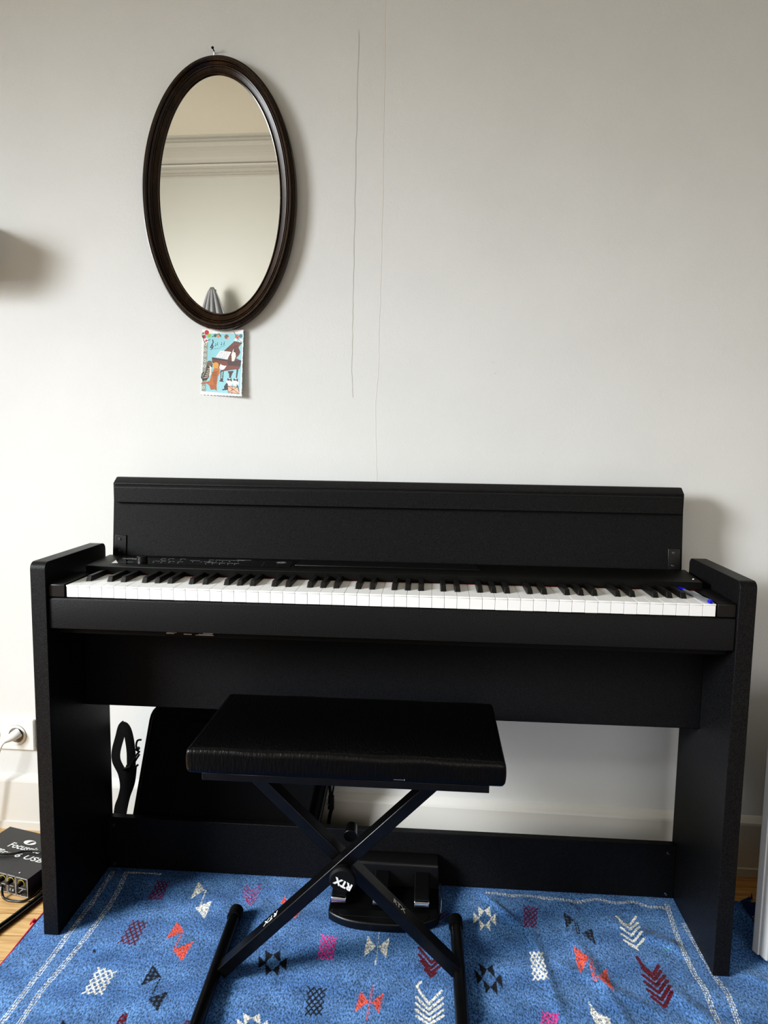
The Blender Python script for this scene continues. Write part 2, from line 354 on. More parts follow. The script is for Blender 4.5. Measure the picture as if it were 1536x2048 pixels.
# ------------------------------------------------------------------ rug
MOT, STR = json.loads('''[[["l","m",32,[[1616,1930],[1717,1752]],0],["l","m",32,[[1706,1923],[1623,1755]],0],["l","m",32,[[1623,1755],[1729,1585]],0],["l","m",32,[[1717,1752],[1630,1584]],0],["l","m",32,[[1630,1584],[1740,1421]],0],["l","m",32,[[1729,1585],[1637,1416]],0],["l","m",32,[[1637,1416],[1751,1261]],0],["l","m",32,[[1740,1421],[1644,1251]],0],["l","m",32,[[1706,1923],[1811,1749]],0],["l","m",32,[[1795,1916],[1717,1752]],0],["l","m",32,[[1717,1752],[1827,1586]],0],["l","m",32,[[1811,1749],[1729,1585]],0],["l","m",32,[[1729,1585],[1843,1427]],0],["l","m",32,[[1827,1586],[1740,1421]],0],["l","m",32,[[1740,1421],[1858,1270]],0],["l","m",32,[[1843,1427],[1751,1261]],0],["l","m",32,[[1795,1916],[1905,1747]],0],["l","m",32,[[1884,1909],[1811,1749]],0],["l","m",32,[[1811,1749],[1926,1588]],0],["l","m",32,[[1905,1747],[1827,1586]],0],["l","m",32,[[1827,1586],[1946,1432]],0],["l","m",32,[[1926,1588],[1843,1427]],0],["l","m",32,[[1843,1427],[1965,1280]],0],["l","m",32,[[1946,1432],[1858,1270]],0],["p","w",1,[[2555,1968],[2570,1333],[2792,1676]]],["l","w",30,[[2825,1679],[2864,1151]],1],["p","w",1,[[2778,1081],[3067,1335],[3088,750]]],["p","o",1,[[2547,625],[2499,82],[2783,343]]],["l","o",30,[[2772,324],[2760,-177]],1],["p","o",1,[[2741,-196],[3078,89],[3035,-497]]],["p","k",1,[[2518,-617],[2477,-1167],[2784,-897]]],["l","k",22,[[2784,-897],[2772,-1378]],1],["p","k",1,[[2733,-1425],[3059,-1222],[3011,-1697]]],["l","r",32,[[1608,581],[1718,394]],0],["l","r",32,[[1718,572],[1604,404]],0],["l","r",32,[[1604,404],[1717,220]],0],["l","r",32,[[1718,394],[1600,231]],0],["l","r",32,[[1600,231],[1717,50]],0],["l","r",32,[[1717,220],[1596,62]],0],["l","r",32,[[1596,62],[1717,-116]],0],["l","r",32,[[1717,50],[1593,-104]],0],["l","r",32,[[1718,572],[1832,383]],0],["l","r",32,[[1828,562],[1718,394]],0],["l","r",32,[[1718,394],[1835,208]],0],["l","r",32,[[1832,383],[1717,220]],0],["l","r",32,[[1717,220],[1838,38]],0],["l","r",32,[[1835,208],[1717,50]],0],["l","r",32,[[1717,50],[1841,-129]],0],["l","r",32,[[1838,38],[1717,-116]],0],["l","r",32,[[1828,562],[1945,373]],0],["l","r",32,[[1938,552],[1832,383]],0],["l","r",32,[[1832,383],[1952,197]],0],["l","r",32,[[1945,373],[1835,208]],0],["l","r",32,[[1835,208],[1958,26]],0],["l","r",32,[[1952,197],[1838,38]],0],["l","r",32,[[1838,38],[1965,-142]],0],["l","r",32,[[1958,26],[1841,-129]],0],["l","w",32,[[1500,-769],[1630,-957]],0],["l","w",32,[[1630,-795],[1502,-939]],0],["l","w",32,[[1502,-939],[1630,-1115]],0],["l","w",32,[[1630,-957],[1505,-1105]],0],["l","w",32,[[1505,-1105],[1631,-1270]],0],["l","w",32,[[1630,-1115],[1508,-1268]],0],["l","w",32,[[1508,-1268],[1631,-1421]],0],["l","w",32,[[1631,-1270],[1510,-1426]],0],["l","w",32,[[1630,-795],[1757,-975]],0],["l","w",32,[[1759,-821],[1630,-957]],0],["l","w",32,[[1630,-957],[1756,-1125]],0],["l","w",32,[[1757,-975],[1630,-1115]],0],["l","w",32,[[1630,-1115],[1754,-1272]],0],["l","w",32,[[1756,-1125],[1631,-1270]],0],["l","w",32,[[1631,-1270],[1752,-1416]],0],["l","w",32,[[1754,-1272],[1631,-1421]],0],["l","w",32,[[1759,-821],[1884,-992]],0],["l","w",32,[[1887,-847],[1757,-975]],0],["l","w",32,[[1757,-975],[1880,-1135]],0],["l","w",32,[[1884,-992],[1756,-1125]],0],["l","w",32,[[1756,-1125],[1877,-1274]],0],["l","w",32,[[1880,-1135],[1754,-1272]],0],["l","w",32,[[1754,-1272],[1874,-1410]],0],["l","w",32,[[1877,-1274],[1752,-1416]],0],["p","k",0,[[1171,-314],[1231,-309],[1275,-391],[1206,-387]]],["p","r",1,[[2423,-2068],[2407,-1883],[2447,-1772],[2518,-1779],[2592,-2054]]],["p","k",0,[[1460,-2122],[1470,-2015],[1566,-2113]]],["p","r",1,[[3567,-1972],[3580,-1853],[3644,-1847],[3683,-1963]]],["l","pm",28,[[3661,1970],[3840,1727],[3998,2031]],0],["l","pm",28,[[3649,1831],[3869,1596],[4015,1879]],0],["l","pm",28,[[3635,1739],[3883,1480],[4015,1758]],0],["l","pm",28,[[3696,1581],[3897,1366],[4020,1580]],0],["l","pm",28,[[3789,1443],[3917,1277],[4020,1463]],0],["p","o",1,[[4615,1639],[4568,1382],[4733,1383]]],["p","o",1,[[4916,969],[5100,1308],[4978,929]]],["l","o",30,[[4714,1381],[4922,983]],1],["p","k",0,[[4477,-211],[4554,-540],[4667,-387]]],["p","k",0,[[5040,-216],[5099,-554],[4917,-376]]],["p","k",0,[[4569,-53],[4749,-163],[4717,-244],[4653,-388]]],["p","k",0,[[4868,-34],[4934,-330],[4838,-268],[4749,-163]]],["p","k",0,[[4734,-718],[4823,-561],[4773,-515],[4654,-395]]],["p","k",0,[[4971,-698],[4823,-561],[4858,-507],[4938,-398]]],["p","w",0,[[8759,1480],[8754,1096],[8884,1271]]],["p","w",0,[[9241,1461],[9219,1067],[9101,1278]]],["p","w",0,[[8871,1662],[9002,1529],[8957,1436],[8871,1270]]],["p","w",0,[[9132,1676],[9125,1331],[9056,1405],[9002,1529]]],["p","w",0,[[8871,886],[8981,1066],[8948,1120],[8871,1262]]],["p","w",0,[[9078,904],[8981,1066],[9022,1127],[9113,1252]]],["p","k",0,[[8685,-212],[8725,-591],[8838,-434]]],["p","k",0,[[9184,-291],[9205,-676],[9061,-454]]],["p","k",0,[[8780,-46],[8930,-194],[8895,-280],[8826,-434]]],["p","k",0,[[9047,-65],[9079,-405],[9000,-323],[8930,-194]]],["p","k",0,[[8870,-812],[8962,-649],[8922,-591],[8826,-442]]],["p","k",0,[[9080,-819],[8962,-649],[8997,-593],[9077,-482]]],["p","w",0,[[4456,-1742],[4544,-1990],[4647,-1872]]],["p","w",0,[[5003,-1736],[5076,-1992],[4890,-1859]]],["p","w",0,[[4538,-1621],[4717,-1701],[4690,-1762],[4634,-1873]]],["p","w",0,[[4828,-1602],[4904,-1824],[4808,-1779],[4717,-1701]]],["p","w",0,[[4727,-2122],[4807,-2001],[4756,-1967],[4635,-1878]]],["p","w",0,[[4957,-2103],[4807,-2001],[4839,-1960],[4911,-1876]]],["p","w",1,[[6751,231],[6558,537],[6532,-74]]],["p","w",1,[[6806,235],[7010,526],[6977,-73]]],["l","w",38,[[6775,736],[6777,-238]],1],["p","o",1,[[6730,-1182],[6558,-934],[6502,-1435]]],["p","o",1,[[6784,-1178],[6996,-938],[6936,-1429]]],["l","o",38,[[6778,-769],[6733,-1567]],1],["l","p",32,[[5618,498],[5727,303]],0],["l","p",32,[[5725,477],[5621,319]],0],["l","p",32,[[5621,319],[5730,133]],0],["l","p",32,[[5727,303],[5625,144]],0],["l","p",32,[[5625,144],[5732,-32]],0],["l","p",32,[[5730,133],[5628,-27]],0],["l","p",32,[[5628,-27],[5734,-194]],0],["l","p",32,[[5732,-32],[5631,-194]],0],["l","p",32,[[5725,477],[5833,287]],0],["l","p",32,[[5832,455],[5727,303]],0],["l","p",32,[[5727,303],[5834,123]],0],["l","p",32,[[5833,287],[5730,133]],0],["l","p",32,[[5730,133],[5836,-38]],0],["l","p",32,[[5834,123],[5732,-32]],0],["l","p",32,[[5732,-32],[5837,-195]],0],["l","p",32,[[5836,-38],[5734,-194]],0],["l","p",32,[[5832,455],[5938,271]],0],["l","p",32,[[5938,434],[5833,287]],0],["l","p",32,[[5833,287],[5939,112]],0],["l","p",32,[[5938,271],[5834,123]],0],["l","p",32,[[5834,123],[5939,-43]],0],["l","p",32,[[5939,112],[5836,-38]],0],["l","p",32,[[5836,-38],[5939,-196]],0],["l","p",32,[[5939,-43],[5837,-195]],0],["l","k",32,[[5579,-906],[5702,-1084]],0],["l","k",32,[[5692,-918],[5594,-1077]],0],["l","k",32,[[5594,-1077],[5712,-1245]],0],["l","k",32,[[5702,-1084],[5609,-1244]],0],["l","k",32,[[5609,-1244],[5722,-1403]],0],["l","k",32,[[5712,-1245],[5623,-1407]],0],["l","k",32,[[5623,-1407],[5732,-1557]],0],["l","k",32,[[5722,-1403],[5637,-1565]],0],["l","k",32,[[5692,-918],[5810,-1090]],0],["l","k",32,[[5804,-930],[5702,-1084]],0],["l","k",32,[[5702,-1084],[5816,-1247]],0],["l","k",32,[[5810,-1090],[5712,-1245]],0],["l","k",32,[[5712,-1245],[5821,-1400]],0],["l","k",32,[[5816,-1247],[5722,-1403]],0],["l","k",32,[[5722,-1403],[5826,-1549]],0],["l","k",32,[[5821,-1400],[5732,-1557]],0],["l","k",32,[[5804,-930],[5917,-1096]],0],["l","k",32,[[5916,-941],[5810,-1090]],0],["l","k",32,[[5810,-1090],[5919,-1248]],0],["l","k",32,[[5917,-1096],[5816,-1247]],0],["l","k",32,[[5816,-1247],[5920,-1396]],0],["l","k",32,[[5919,-1248],[5821,-1400]],0],["l","k",32,[[5821,-1400],[5921,-1541]],0],["l","k",32,[[5920,-1396],[5826,-1549]],0],["l","r",62,[[7614,284],[7865,-109],[7987,42]],0],["l","r",62,[[7618,96],[7855,-247],[8007,-41]],0],["l","r",62,[[7661,-71],[7855,-369],[8046,-163]],0],["l","r",62,[[7745,-284],[7855,-462],[7944,-361]],0],["l","w",50,[[7660,-610],[7593,-718],[7654,-864],[7818,-1132],[8048,-806]],0],["l","w",50,[[7589,-994],[7819,-1262],[8065,-966]],0],["l","w",50,[[7583,-1139],[7819,-1378],[8072,-1110]],0],["l","w",50,[[7586,-1281],[7820,-1497],[8089,-1239]],0],["l","w",50,[[7599,-1420],[7820,-1593],[8077,-1379]],0],["l","w",48,[[11833,1594],[11914,1353],[12022,1302],[12254,1631]],0],["l","w",48,[[11847,1408],[12005,1165],[12228,1426]],0],["l","w",48,[[11820,1224],[11991,1002],[12230,1290]],0],["l","w",48,[[11794,1044],[11973,828],[12229,1111]],0],["l","w",48,[[11789,869],[11990,675],[12229,936]],0],["l","w",48,[[11870,734],[12011,613]],0],["l","r",72,[[11928,383],[11964,175],[12105,-68],[12285,189]],0],["l","r",72,[[11941,96],[12095,-193],[12288,49]],0],["l","r",72,[[11908,-85],[12087,-340],[12313,-75]],0],["l","r",72,[[11894,-259],[12071,-508],[12329,-198]],0],["l","r",72,[[11892,-452],[12074,-670],[12328,-343]],0],["l","r",72,[[11915,-614],[12073,-840],[12317,-487]],0],["l","m",32,[[9879,1763],[9952,1569]],0],["l","m",32,[[9980,1751],[9855,1576]],0],["l","m",32,[[9855,1576],[9926,1392]],0],["l","m",32,[[9952,1569],[9832,1393]],0],["l","m",32,[[9832,1393],[9900,1218]],0],["l","m",32,[[9926,1392],[9810,1215]],0],["l","m",32,[[9810,1215],[9874,1048]],0],["l","m",32,[[9900,1218],[9788,1041]],0],["l","m",32,[[9980,1751],[10050,1562]],0],["l","m",32,[[10081,1739],[9952,1569]],0],["l","m",32,[[9952,1569],[10019,1390]],0],["l","m",32,[[10050,1562],[9926,1392]],0],["l","m",32,[[9926,1392],[9989,1221]],0],["l","m",32,[[10019,1390],[9900,1218]],0],["l","m",32,[[9900,1218],[9960,1056]],0],["l","m",32,[[9989,1221],[9874,1048]],0],["l","m",32,[[10081,1739],[10147,1556]],0],["l","m",32,[[10181,1727],[10050,1562]],0],["l","m",32,[[10050,1562],[10113,1388]],0],["l","m",32,[[10147,1556],[10019,1390]],0],["l","m",32,[[10019,1390],[10079,1224]],0],["l","m",32,[[10113,1388],[9989,1221]],0],["l","m",32,[[9989,1221],[10047,1063]],0],["l","m",32,[[10079,1224],[9960,1056]],0],["l","w",32,[[9822,339],[9895,140]],0],["l","w",32,[[9902,329],[9811,147]],0],["l","w",32,[[9811,147],[9889,-43]],0],["l","w",32,[[9895,140],[9801,-40]],0],["l","w",32,[[9801,-40],[9883,-222]],0],["l","w",32,[[9889,-43],[9791,-222]],0],["l","w",32,[[9791,-222],[9878,-396]],0],["l","w",32,[[9883,-222],[9781,-400]],0],["l","w",32,[[9902,329],[9980,134]],0],["l","w",32,[[9981,319],[9895,140]],0],["l","w",32,[[9895,140],[9978,-46]],0],["l","w",32,[[9980,134],[9889,-43]],0],["l","w",32,[[9889,-43],[9976,-222]],0],["l","w",32,[[9978,-46],[9883,-222]],0],["l","w",32,[[9883,-222],[9974,-393]],0],["l","w",32,[[9976,-222],[9878,-396]],0],["l","w",32,[[9981,319],[10063,127]],0],["l","w",32,[[10061,308],[9980,134]],0],["l","w",32,[[9980,134],[10066,-50]],0],["l","w",32,[[10063,127],[9978,-46]],0],["l","w",32,[[9978,-46],[10069,-222]],0],["l","w",32,[[10066,-50],[9976,-222]],0],["l","w",32,[[9976,-222],[10071,-390]],0],["l","w",32,[[10069,-222],[9974,-393]],0],["l","p",32,[[9844,-1128],[9909,-1267]],0],["l","p",32,[[9936,-1148],[9817,-1254]],0],["l","p",32,[[9817,-1254],[9883,-1383]],0],["l","p",32,[[9909,-1267],[9791,-1378]],0],["l","p",32,[[9791,-1378],[9857,-1498]],0],["l","p",32,[[9883,-1383],[9765,-1499]],0],["l","p",32,[[9765,-1499],[9831,-1611]],0],["l","p",32,[[9857,-1498],[9739,-1618]],0],["l","p",32,[[9936,-1148],[10001,-1279]],0],["l","p",32,[[10027,-1168],[9909,-1267]],0],["l","p",32,[[9909,-1267],[9975,-1389]],0],["l","p",32,[[10001,-1279],[9883,-1383]],0],["l","p",32,[[9883,-1383],[9949,-1497]],0],["l","p",32,[[9975,-1389],[9857,-1498]],0],["l","p",32,[[9857,-1498],[9924,-1603]],0],["l","p",32,[[9949,-1497],[9831,-1611]],0],["l","p",32,[[10027,-1168],[10092,-1292]],0],["l","p",32,[[10118,-1188],[10001,-1279]],0],["l","p",32,[[10001,-1279],[10066,-1395]],0],["l","p",32,[[10092,-1292],[9975,-1389]],0],["l","p",32,[[9975,-1389],[10041,-1496]],0],["l","p",32,[[10066,-1395],[9949,-1497]],0],["l","p",32,[[9949,-1497],[10016,-1595]],0],["l","p",32,[[10041,-1496],[9924,-1603]],0],["p","k",1,[[10713,1651],[10904,1408],[10682,1118]]],["l","k",80,[[10926,1390],[10903,950]],1],["p","k",1,[[10971,975],[11214,1165],[11188,649]]],["p","o",1,[[10713,590],[10955,249],[10701,-180]]],["l","o",75,[[10980,251],[10939,-363]],1],["p","o",1,[[10993,-328],[11238,26],[11230,-625]]],["p","w",1,[[10722,-842],[10822,-1088],[11014,-1195],[10991,-1462],[10751,-1404],[10703,-1139]]],["l","m",28,[[7732,1054],[7886,954],[8187,1342]],0],["l","m",28,[[7842,1047],[8155,1407]],0],["l","t",30,[[12513,623],[12630,688]],0]],[[50,[[464,2187],[501,988],[488,256],[478,-735],[453,-1546],[431,-2194]]],[50,[[775,2215],[874,1573],[917,980],[902,368],[825,-639],[736,-1463],[755,-2167]]],[48,[[13049,2127],[12970,1454],[12906,743],[12911,3],[12967,-353],[12919,-818],[12895,-1155]]],[48,[[13210,1519],[13241,659],[13271,-8],[13338,-322],[13330,-646],[13255,-1125]]],[42,[[9060,2158],[9662,2105],[10206,2118],[11090,2023],[11550,2133],[11955,2048],[12370,2102],[12652,1991],[12983,1953]]],[30,[[799,2160],[1220,2178],[1579,2172]]]]]''')
d = .0016
xs = np.arange(-.038, 1.4785, d)
ys = np.concatenate([np.arange(-1.25, -.40, .0032), np.arange(-.40, .2365, d)])
X, Y = np.meshgrid(xs, ys)
Cb = np.array(lin((90, 130, 180))[:3]); Cd = np.array(lin((66, 104, 156))[:3])
t = .5+.25*np.sin(Y*70+np.sin(X*9)*2)+.1*np.sin(X*31)
C = Cd+(Cb-Cd)*np.clip(t, 0, 1)[..., None]
COLS = {'w': (222, 222, 212), 'o': (222, 84, 62), 'r': (86, 18, 34), 'k': (24, 28, 36), 'p': (206, 62, 140), 'm': (108, 44, 84), 'pm': (150, 46, 96), 't': (90, 160, 160)}
def paint(mask_fn, pts, pad, col):
    a = np.array(pts)
    i0, i1 = np.searchsorted(ys, [a[:, 1].min()-pad, a[:, 1].max()+pad]); j0, j1 = np.searchsorted(xs, [a[:, 0].min()-pad, a[:, 0].max()+pad])
    if i1 <= i0 or j1 <= j0: return
    m = mask_fn(X[i0:i1, j0:j1], Y[i0:i1, j0:j1])
    c = np.array(lin(COLS[col])[:3]); sub = C[i0:i1, j0:j1]
    sub[m] = c*(.85+.3*rng.random(m.sum())[:, None])
base_mot = [q for q in MOT if -1500 < min(b for a, b in q[3]) and max(b for a, b in q[3]) < 1900]
for n_, (sy_m, sx_m) in enumerate(((-3900, 350), (-7300, -280), (-10700, 200))):
    for q in base_mot:
        if 500 < min(a for a, b in q[3])+sx_m and max(a for a, b in q[3])+sx_m < 12700:
            pts = [[a+sx_m, b+sy_m] for a, b in q[3]]
            if max(b for a, b in pts) < -2350: MOT = MOT+[q[:3]+[pts]+q[4:]]
for q in MOT:
    if q[0] == 'p':
        pts = [(a/1e4, b/1e4) for a, b in q[3]]
        def fn(px, py, pts=pts, lat=q[2]):
            m = inside(px, py, pts)
            if lat: m &= ~((((px+py)*260 % 1) < .30) & (((px-py)*260 % 1) < .42))
            return m
        paint(fn, pts, .002, q[1])
    else:
        pts = [(a/1e4, b/1e4) for a, b in q[3]]
        def fn(px, py, pts=pts, w=q[2]/2e4, dots=q[4]):
            m, D, T = near(px, py, pts, max(w, .0014))
            if dots: m &= ((T*250 % 1) > .3) & ((w < .0016) | (np.abs(D) > w*.25))
            return m
        paint(fn, pts, .008, q[1])
for w, q in STR:
    pts = [(a/1e4, b/1e4) for a, b in q]
    if q[-1][1] < -1000:  # stripes run on past the frame
        (x0, y0), (x1, y1) = pts[-2:]; pts.append((x1+(.01 if x1 < .7 else .02), -.40)); pts.append((pts[-1][0], -1.25))
    def fn(px, py, pts=pts, w=w/1e4):
        m, D, T = near(px, py, pts, w)
        band = (np.abs(np.abs(D)-w*.86) < .0011) | (np.abs(D) < .0010)
        return m & band & ((T*165 % 1) > .30)
    paint(fn, pts, .012, 'w')
def ridge(x0, y0, x1, y1, w, h):
    l = math.hypot(x1-x0, y1-y0); t = ((X-x0)*(x1-x0)+(Y-y0)*(y1-y0))/l/l
    dd = ((X-x0)*(y1-y0)-(Y-y0)*(x1-x0))/l
    return h*np.exp(-(dd/w)**2)*np.clip(1.2-np.abs(t-.5)*2, 0, 1)
Z = .0008*np.sin(X*23+Y*11)*np.sin(Y*19-X*5)
Z += ridge(1.15, .15, 1.46, -.03, .016, .006)+ridge(.98, .20, 1.03, -.22, .012, .005)+ridge(1.07, .12, 1.15, -.22, .014, .0055)+ridge(.90, .21, .98, .10, .009, .005)
Z += ridge(1.02, .02, 1.22, -.12, .012, .004)+ridge(1.22, -.02, 1.34, -.22, .016, .006)+ridge(1.30, .2, 1.40, -.05, .008, .003)
Z += .0016*np.sin(X*85+2*np.sin(Y*20))*np.exp(-((Y-.205)/.03)**2)*(X > .8)
Z += ridge(.84, .05, .88, -.22, .01, .003)
for x0, x1, y0, y1 in ((-.02, .06, -.02, .28), (1.30, 1.38, -.02, .28), (.545, .825, .04, .3), (-.02, 1.38, .2225, .26), (.355, .40, -.3, .12), (.82, .855, -.3, .12), (1.415, 1.48, .03, .1)):   # pressed flat under the side panels
    Z *= 1-np.clip(1-np.maximum(np.maximum(x0-X, X-x1), np.maximum(y0-Y, Y-y1))/.02, 0, 1)
Z *= (Y > -.6)
ny, nx = X.shape
co = np.stack([X+(.0025*np.sin(Y*60))*(X > 1.46)*0, Y, Z], -1).reshape(-1, 3)
idx = np.arange(nx*ny).reshape(ny, nx)
F = np.stack([idx[:-1, :-1], idx[:-1, 1:], idx[1:, 1:], idx[1:, :-1]], -1).reshape(-1, 4)
# skirt so the cloth has thickness
rim = np.concatenate([idx[0, :], idx[1:, -1], idx[-1, -2::-1], idx[-2:0:-1, 0]])
lo = co[rim].copy(); lo[:, 2] = FLOOR
base = len(co); co = np.vstack([co, lo]); k = np.arange(len(rim)); k2 = (k+1) % len(rim)
F = np.vstack([F, np.stack([rim[k2], rim[k], base+k, base+k2], -1)])
me = bpy.data.meshes.new('rug'); me.vertices.add(len(co)); me.vertices.foreach_set('co', co.ravel())
me.loops.add(F.size); me.loops.foreach_set('vertex_index', F.ravel().astype(np.int32))
me.polygons.add(len(F)); me.polygons.foreach_set('loop_start', np.arange(0, F.size, 4, dtype=np.int32))
me.update(calc_edges=True)
at = me.color_attributes.new('paint', 'FLOAT_COLOR', 'POINT')
ca = np.ones((len(co), 4)); ca[:base, :3] = C.reshape(-1, 3); ca[base:, :3] = C.reshape(-1, 3)[rim]
at.data.foreach_set('color', ca.ravel().astype(np.float32))
me.polygons.foreach_set('use_smooth', np.ones(len(F), bool)); me.materials.append(M['rug'])
rug = bpy.data.objects.new('rug', me); COL.objects.link(rug)
tag(rug, 'blue flat-woven rug with small white, orange and maroon motifs under the piano', 'rug')
bm = bmesh.new()
tube(bm, [(-.038+random.uniform(-.001, .001), y, -.0005) for y in np.arange(-.5, .24, .03)], .0018, n=6, k=3)
for i in range(14): tube(bm, [(-.04, .035+random.uniform(-.005, .005), 0), (-.042+random.uniform(-.002, .002), .035+random.uniform(-.005, .005), .003), (-.045, .032+random.uniform(-.006, .006), -.001)], .0013, n=5, k=2)
obj('edging', bm, 'pink', rug, smooth=True)
bm = bmesh.new()
for i in range(900):
    y = -.45+.685*i/900+random.uniform(-.003, .003); L = random.uniform(.015, .055); a = random.uniform(-.6, .5)
    if y < -.02: L *= .8
    tube(bm, [(1.474, y, .0006), (1.474+L*.5*math.cos(a), y+L*.5*math.sin(a), .002+random.uniform(0, .003)), (1.474+L*math.cos(a+.3), y+L*math.sin(a+.3), FLOOR+.001)], random.uniform(.0009, .0018), n=5, k=2)
fr = obj('fringe', bm, 'blue_wool', rug, smooth=True); tag(fr, 'ragged dark blue wool fringe', None, kind='stuff')
bm = bmesh.new()
for q in range(3): tube(bm, [(1.474, .168+.006*q, .002), (1.492, .166+.007*q, .003), (1.514, .155+.006*q, FLOOR+.002)], .0014, n=5, k=3)
obj('thread', bm, 'cream_wool', rug, smooth=True)

# ------------------------------------------------------------------ digital piano
W, T_, HS, D = 1.355, .0307, .7682, .2572
pn = thing('digital_piano', 'black digital piano with its lid open against the white wall', 'piano', (W/2, .13, 0))
for s in (0, 1):
    x0 = 0 if s == 0 else W-T_
    bm = prism(bmesh.new(), rrect(0, D, .0006, HS, .014, 6, (0, 0, 1, 1)), x0, x0+T_)
    obj('side_panel', bm, 'lam', pn, bevel=.0011)
# front rail with a rounded top edge
obj('front_rail', prism(bmesh.new(), [(.0054, .6381), (.0054, .6945), (.0066, .6975), (.009, .6986), (.034, .6986), (.034, .6381)], T_+.0012, W-T_-.0012), 'lam', pn, bevel=.0006)
obj('key_bed', box(T_, W-T_, .034, .25, .621, .700), 'matte', pn, bevel=.001)
lb = bmesh.new(); bx(lb, .2519, .352, .0332, .0345, .6225, .634)
lb2 = obj('type_label', lb, 'gloss', pn)
bm = merge(text_bm('MADE IN JAPAN', .0022, (.2962, .0330, .6262), (1, 0, 0), (0, 0, 1), 'CENTER', bold=.00006))
for x0, x1, z in ((.2535, .274, .6288), (.2535, .269, .6268), (.2535, .292, .6308), (.312, .348, .6255), (.318, .346, .6275)): bx(bm, x0, x1, .0329, .0333, z, z+.0006)
bx(bm, .327, .3465, .0328, .0333, .6295, .6312)
obj('lettering', bm, 'print', lb2)
# speaker box and lower beam
obj('speaker_box', box(T_, W-T_, .1436, .245, .4313, .6215), 'lam', pn, bevel=.0015)
sg = bmesh.new(); bx(sg, W-T_-.0012, W-T_+.0002, .1425, .1442, .4313, .62); obj('speaker_box_edge', sg, 'matte', pn)
bm = box(T_, W-T_, .2281, .2461, .003, .127)
obj('lower_beam', bm, 'lam', pn, bevel=.0012)
for (x, z) in ((1.308, .108), (1.308, .012), (.045, .108), (.045, .012)):
    bm = bmesh.new(); cyl(bm, (x, .2285, z), (x, .2262, z), .0042, .003, 16); obj('screw', bm, 'steel', pn, smooth=True)
# keyboard
KX, KW = .0663, .0235
wprof = [(.0095, .700), (.0095, .7200), (.0083, .7207), (.0083, .7230), (.0088, .7235), (.130, .7235), (.130, .700)]
wk = obj('white_key', prism(bmesh.new(), wprof, -.01145, .01145), 'white_key', None, bevel=.0006)
def bk_mesh():
    bm = bmesh.new()
    v = [bm.verts.new(p) for p in ((-.0060, .0465, .7225), (.0060, .0465, .7225), (.0060, .130, .7225), (-.0060, .130, .7225),
                                   (-.0046, .0540, .7342), (.0046, .0540, .7342), (.0046, .130, .7335), (-.0046, .130, .7335))]
    for f in ((0, 3, 2, 1), (4, 5, 6, 7), (0, 1, 5, 4), (1, 2, 6, 5), (2, 3, 7, 6), (3, 0, 4, 7)): bm.faces.new([v[i] for i in f])
    return bm
bkm = obj('black_key', bk_mesh(), 'black_key', None, bevel=.0013, seg=3)
inv = parent_world(pn).inverted()
wi = 0
for i in range(52):
    o = wk if i == 0 else wk.copy()
    if i: COL.objects.link(o)
    o.parent = pn; o.location = inv @ Vector((KX+KW*(i+.5), 0, random.uniform(-.0002, .0002)))
names = 'ABCDEFG'; offs = {'A': .0022, 'C': -.0018, 'D': .0018, 'F': -.0022, 'G': 0}
first = True
for i in range(51):
    n = names[i % 7]
    if n not in offs: continue
    o = bkm if first else bkm.copy()
    if not first: COL.objects.link(o)
    first = False
    o.parent = pn; o.location = inv @ Vector((KX+KW*(i+1)+offs[n], 0, 0))
obj('felt_strip', box(KX-.004, KX+1.222+.004, .1205, .124, .7225, .7243), 'felt', pn)
for x0, x1 in ((T_+.001, KX-.0022), (KX+1.222+.0022, W-T_-.001)):
    bm = prism(bmesh.new(), [(.0065, .70), (.0065, .7235), (.0085, .7258), (.130, .7262), (.130, .70)], x0, x1)
    obj('end_block', bm, 'plastic', pn, bevel=.001)
# control panel: gently rising slab
def cz(y): return .7410-(y-.120)*.0022/.148
bm = bmesh.new(); rr_ = []
for (y, z) in ((.1200, .7250), (.1198, .7404), (.1210, cz(.120)), (.2665, cz(.2665)), (.2665, .7225), (.1240, .7235)):
    xr = 1.3035+(y-.12)*.0145/.13; rr_.append((bm.verts.new((1.355-xr, y, z)), bm.verts.new((xr, y, z))))
for a, b in zip(rr_, rr_[1:]+rr_[:1]): bm.faces.new((a[0], a[1], b[1], b[0]))
bm.faces.new([a[0] for a in rr_]); bm.faces.new([a[1] for a in rr_][::-1])
obj('control_panel', bm, 'lam_top', pn, bevel=.0006)
def slabz(poly, y0z, h, name, m, parent, bev=0):
    bm = bmesh.new(); A = [bm.verts.new((x, y, cz(y)-.0004)) for x, y in poly]; B = [bm.verts.new((x, y, cz(y)+h)) for x, y in poly]
    n = len(poly)
    for i in range(n): bm.faces.new((A[i], A[(i+1) % n], B[(i+1) % n], B[i]))
    bm.faces.new(A[::-1]); bm.faces.new(B)
    return obj(name, bm, m, parent, bevel=bev)
sp = slabz([(.0915, .1505), (.4730, .1560), (.4655, .2370), (.0745, .2304)], 0, .0006, 'display_strip', 'gloss', pn)
slabz([(.4791, .1840), (.8739, .1840), (.8638, .2480), (.4822, .2440)], 0, .0022, 'raised_cover', 'plastic', pn, .0012)
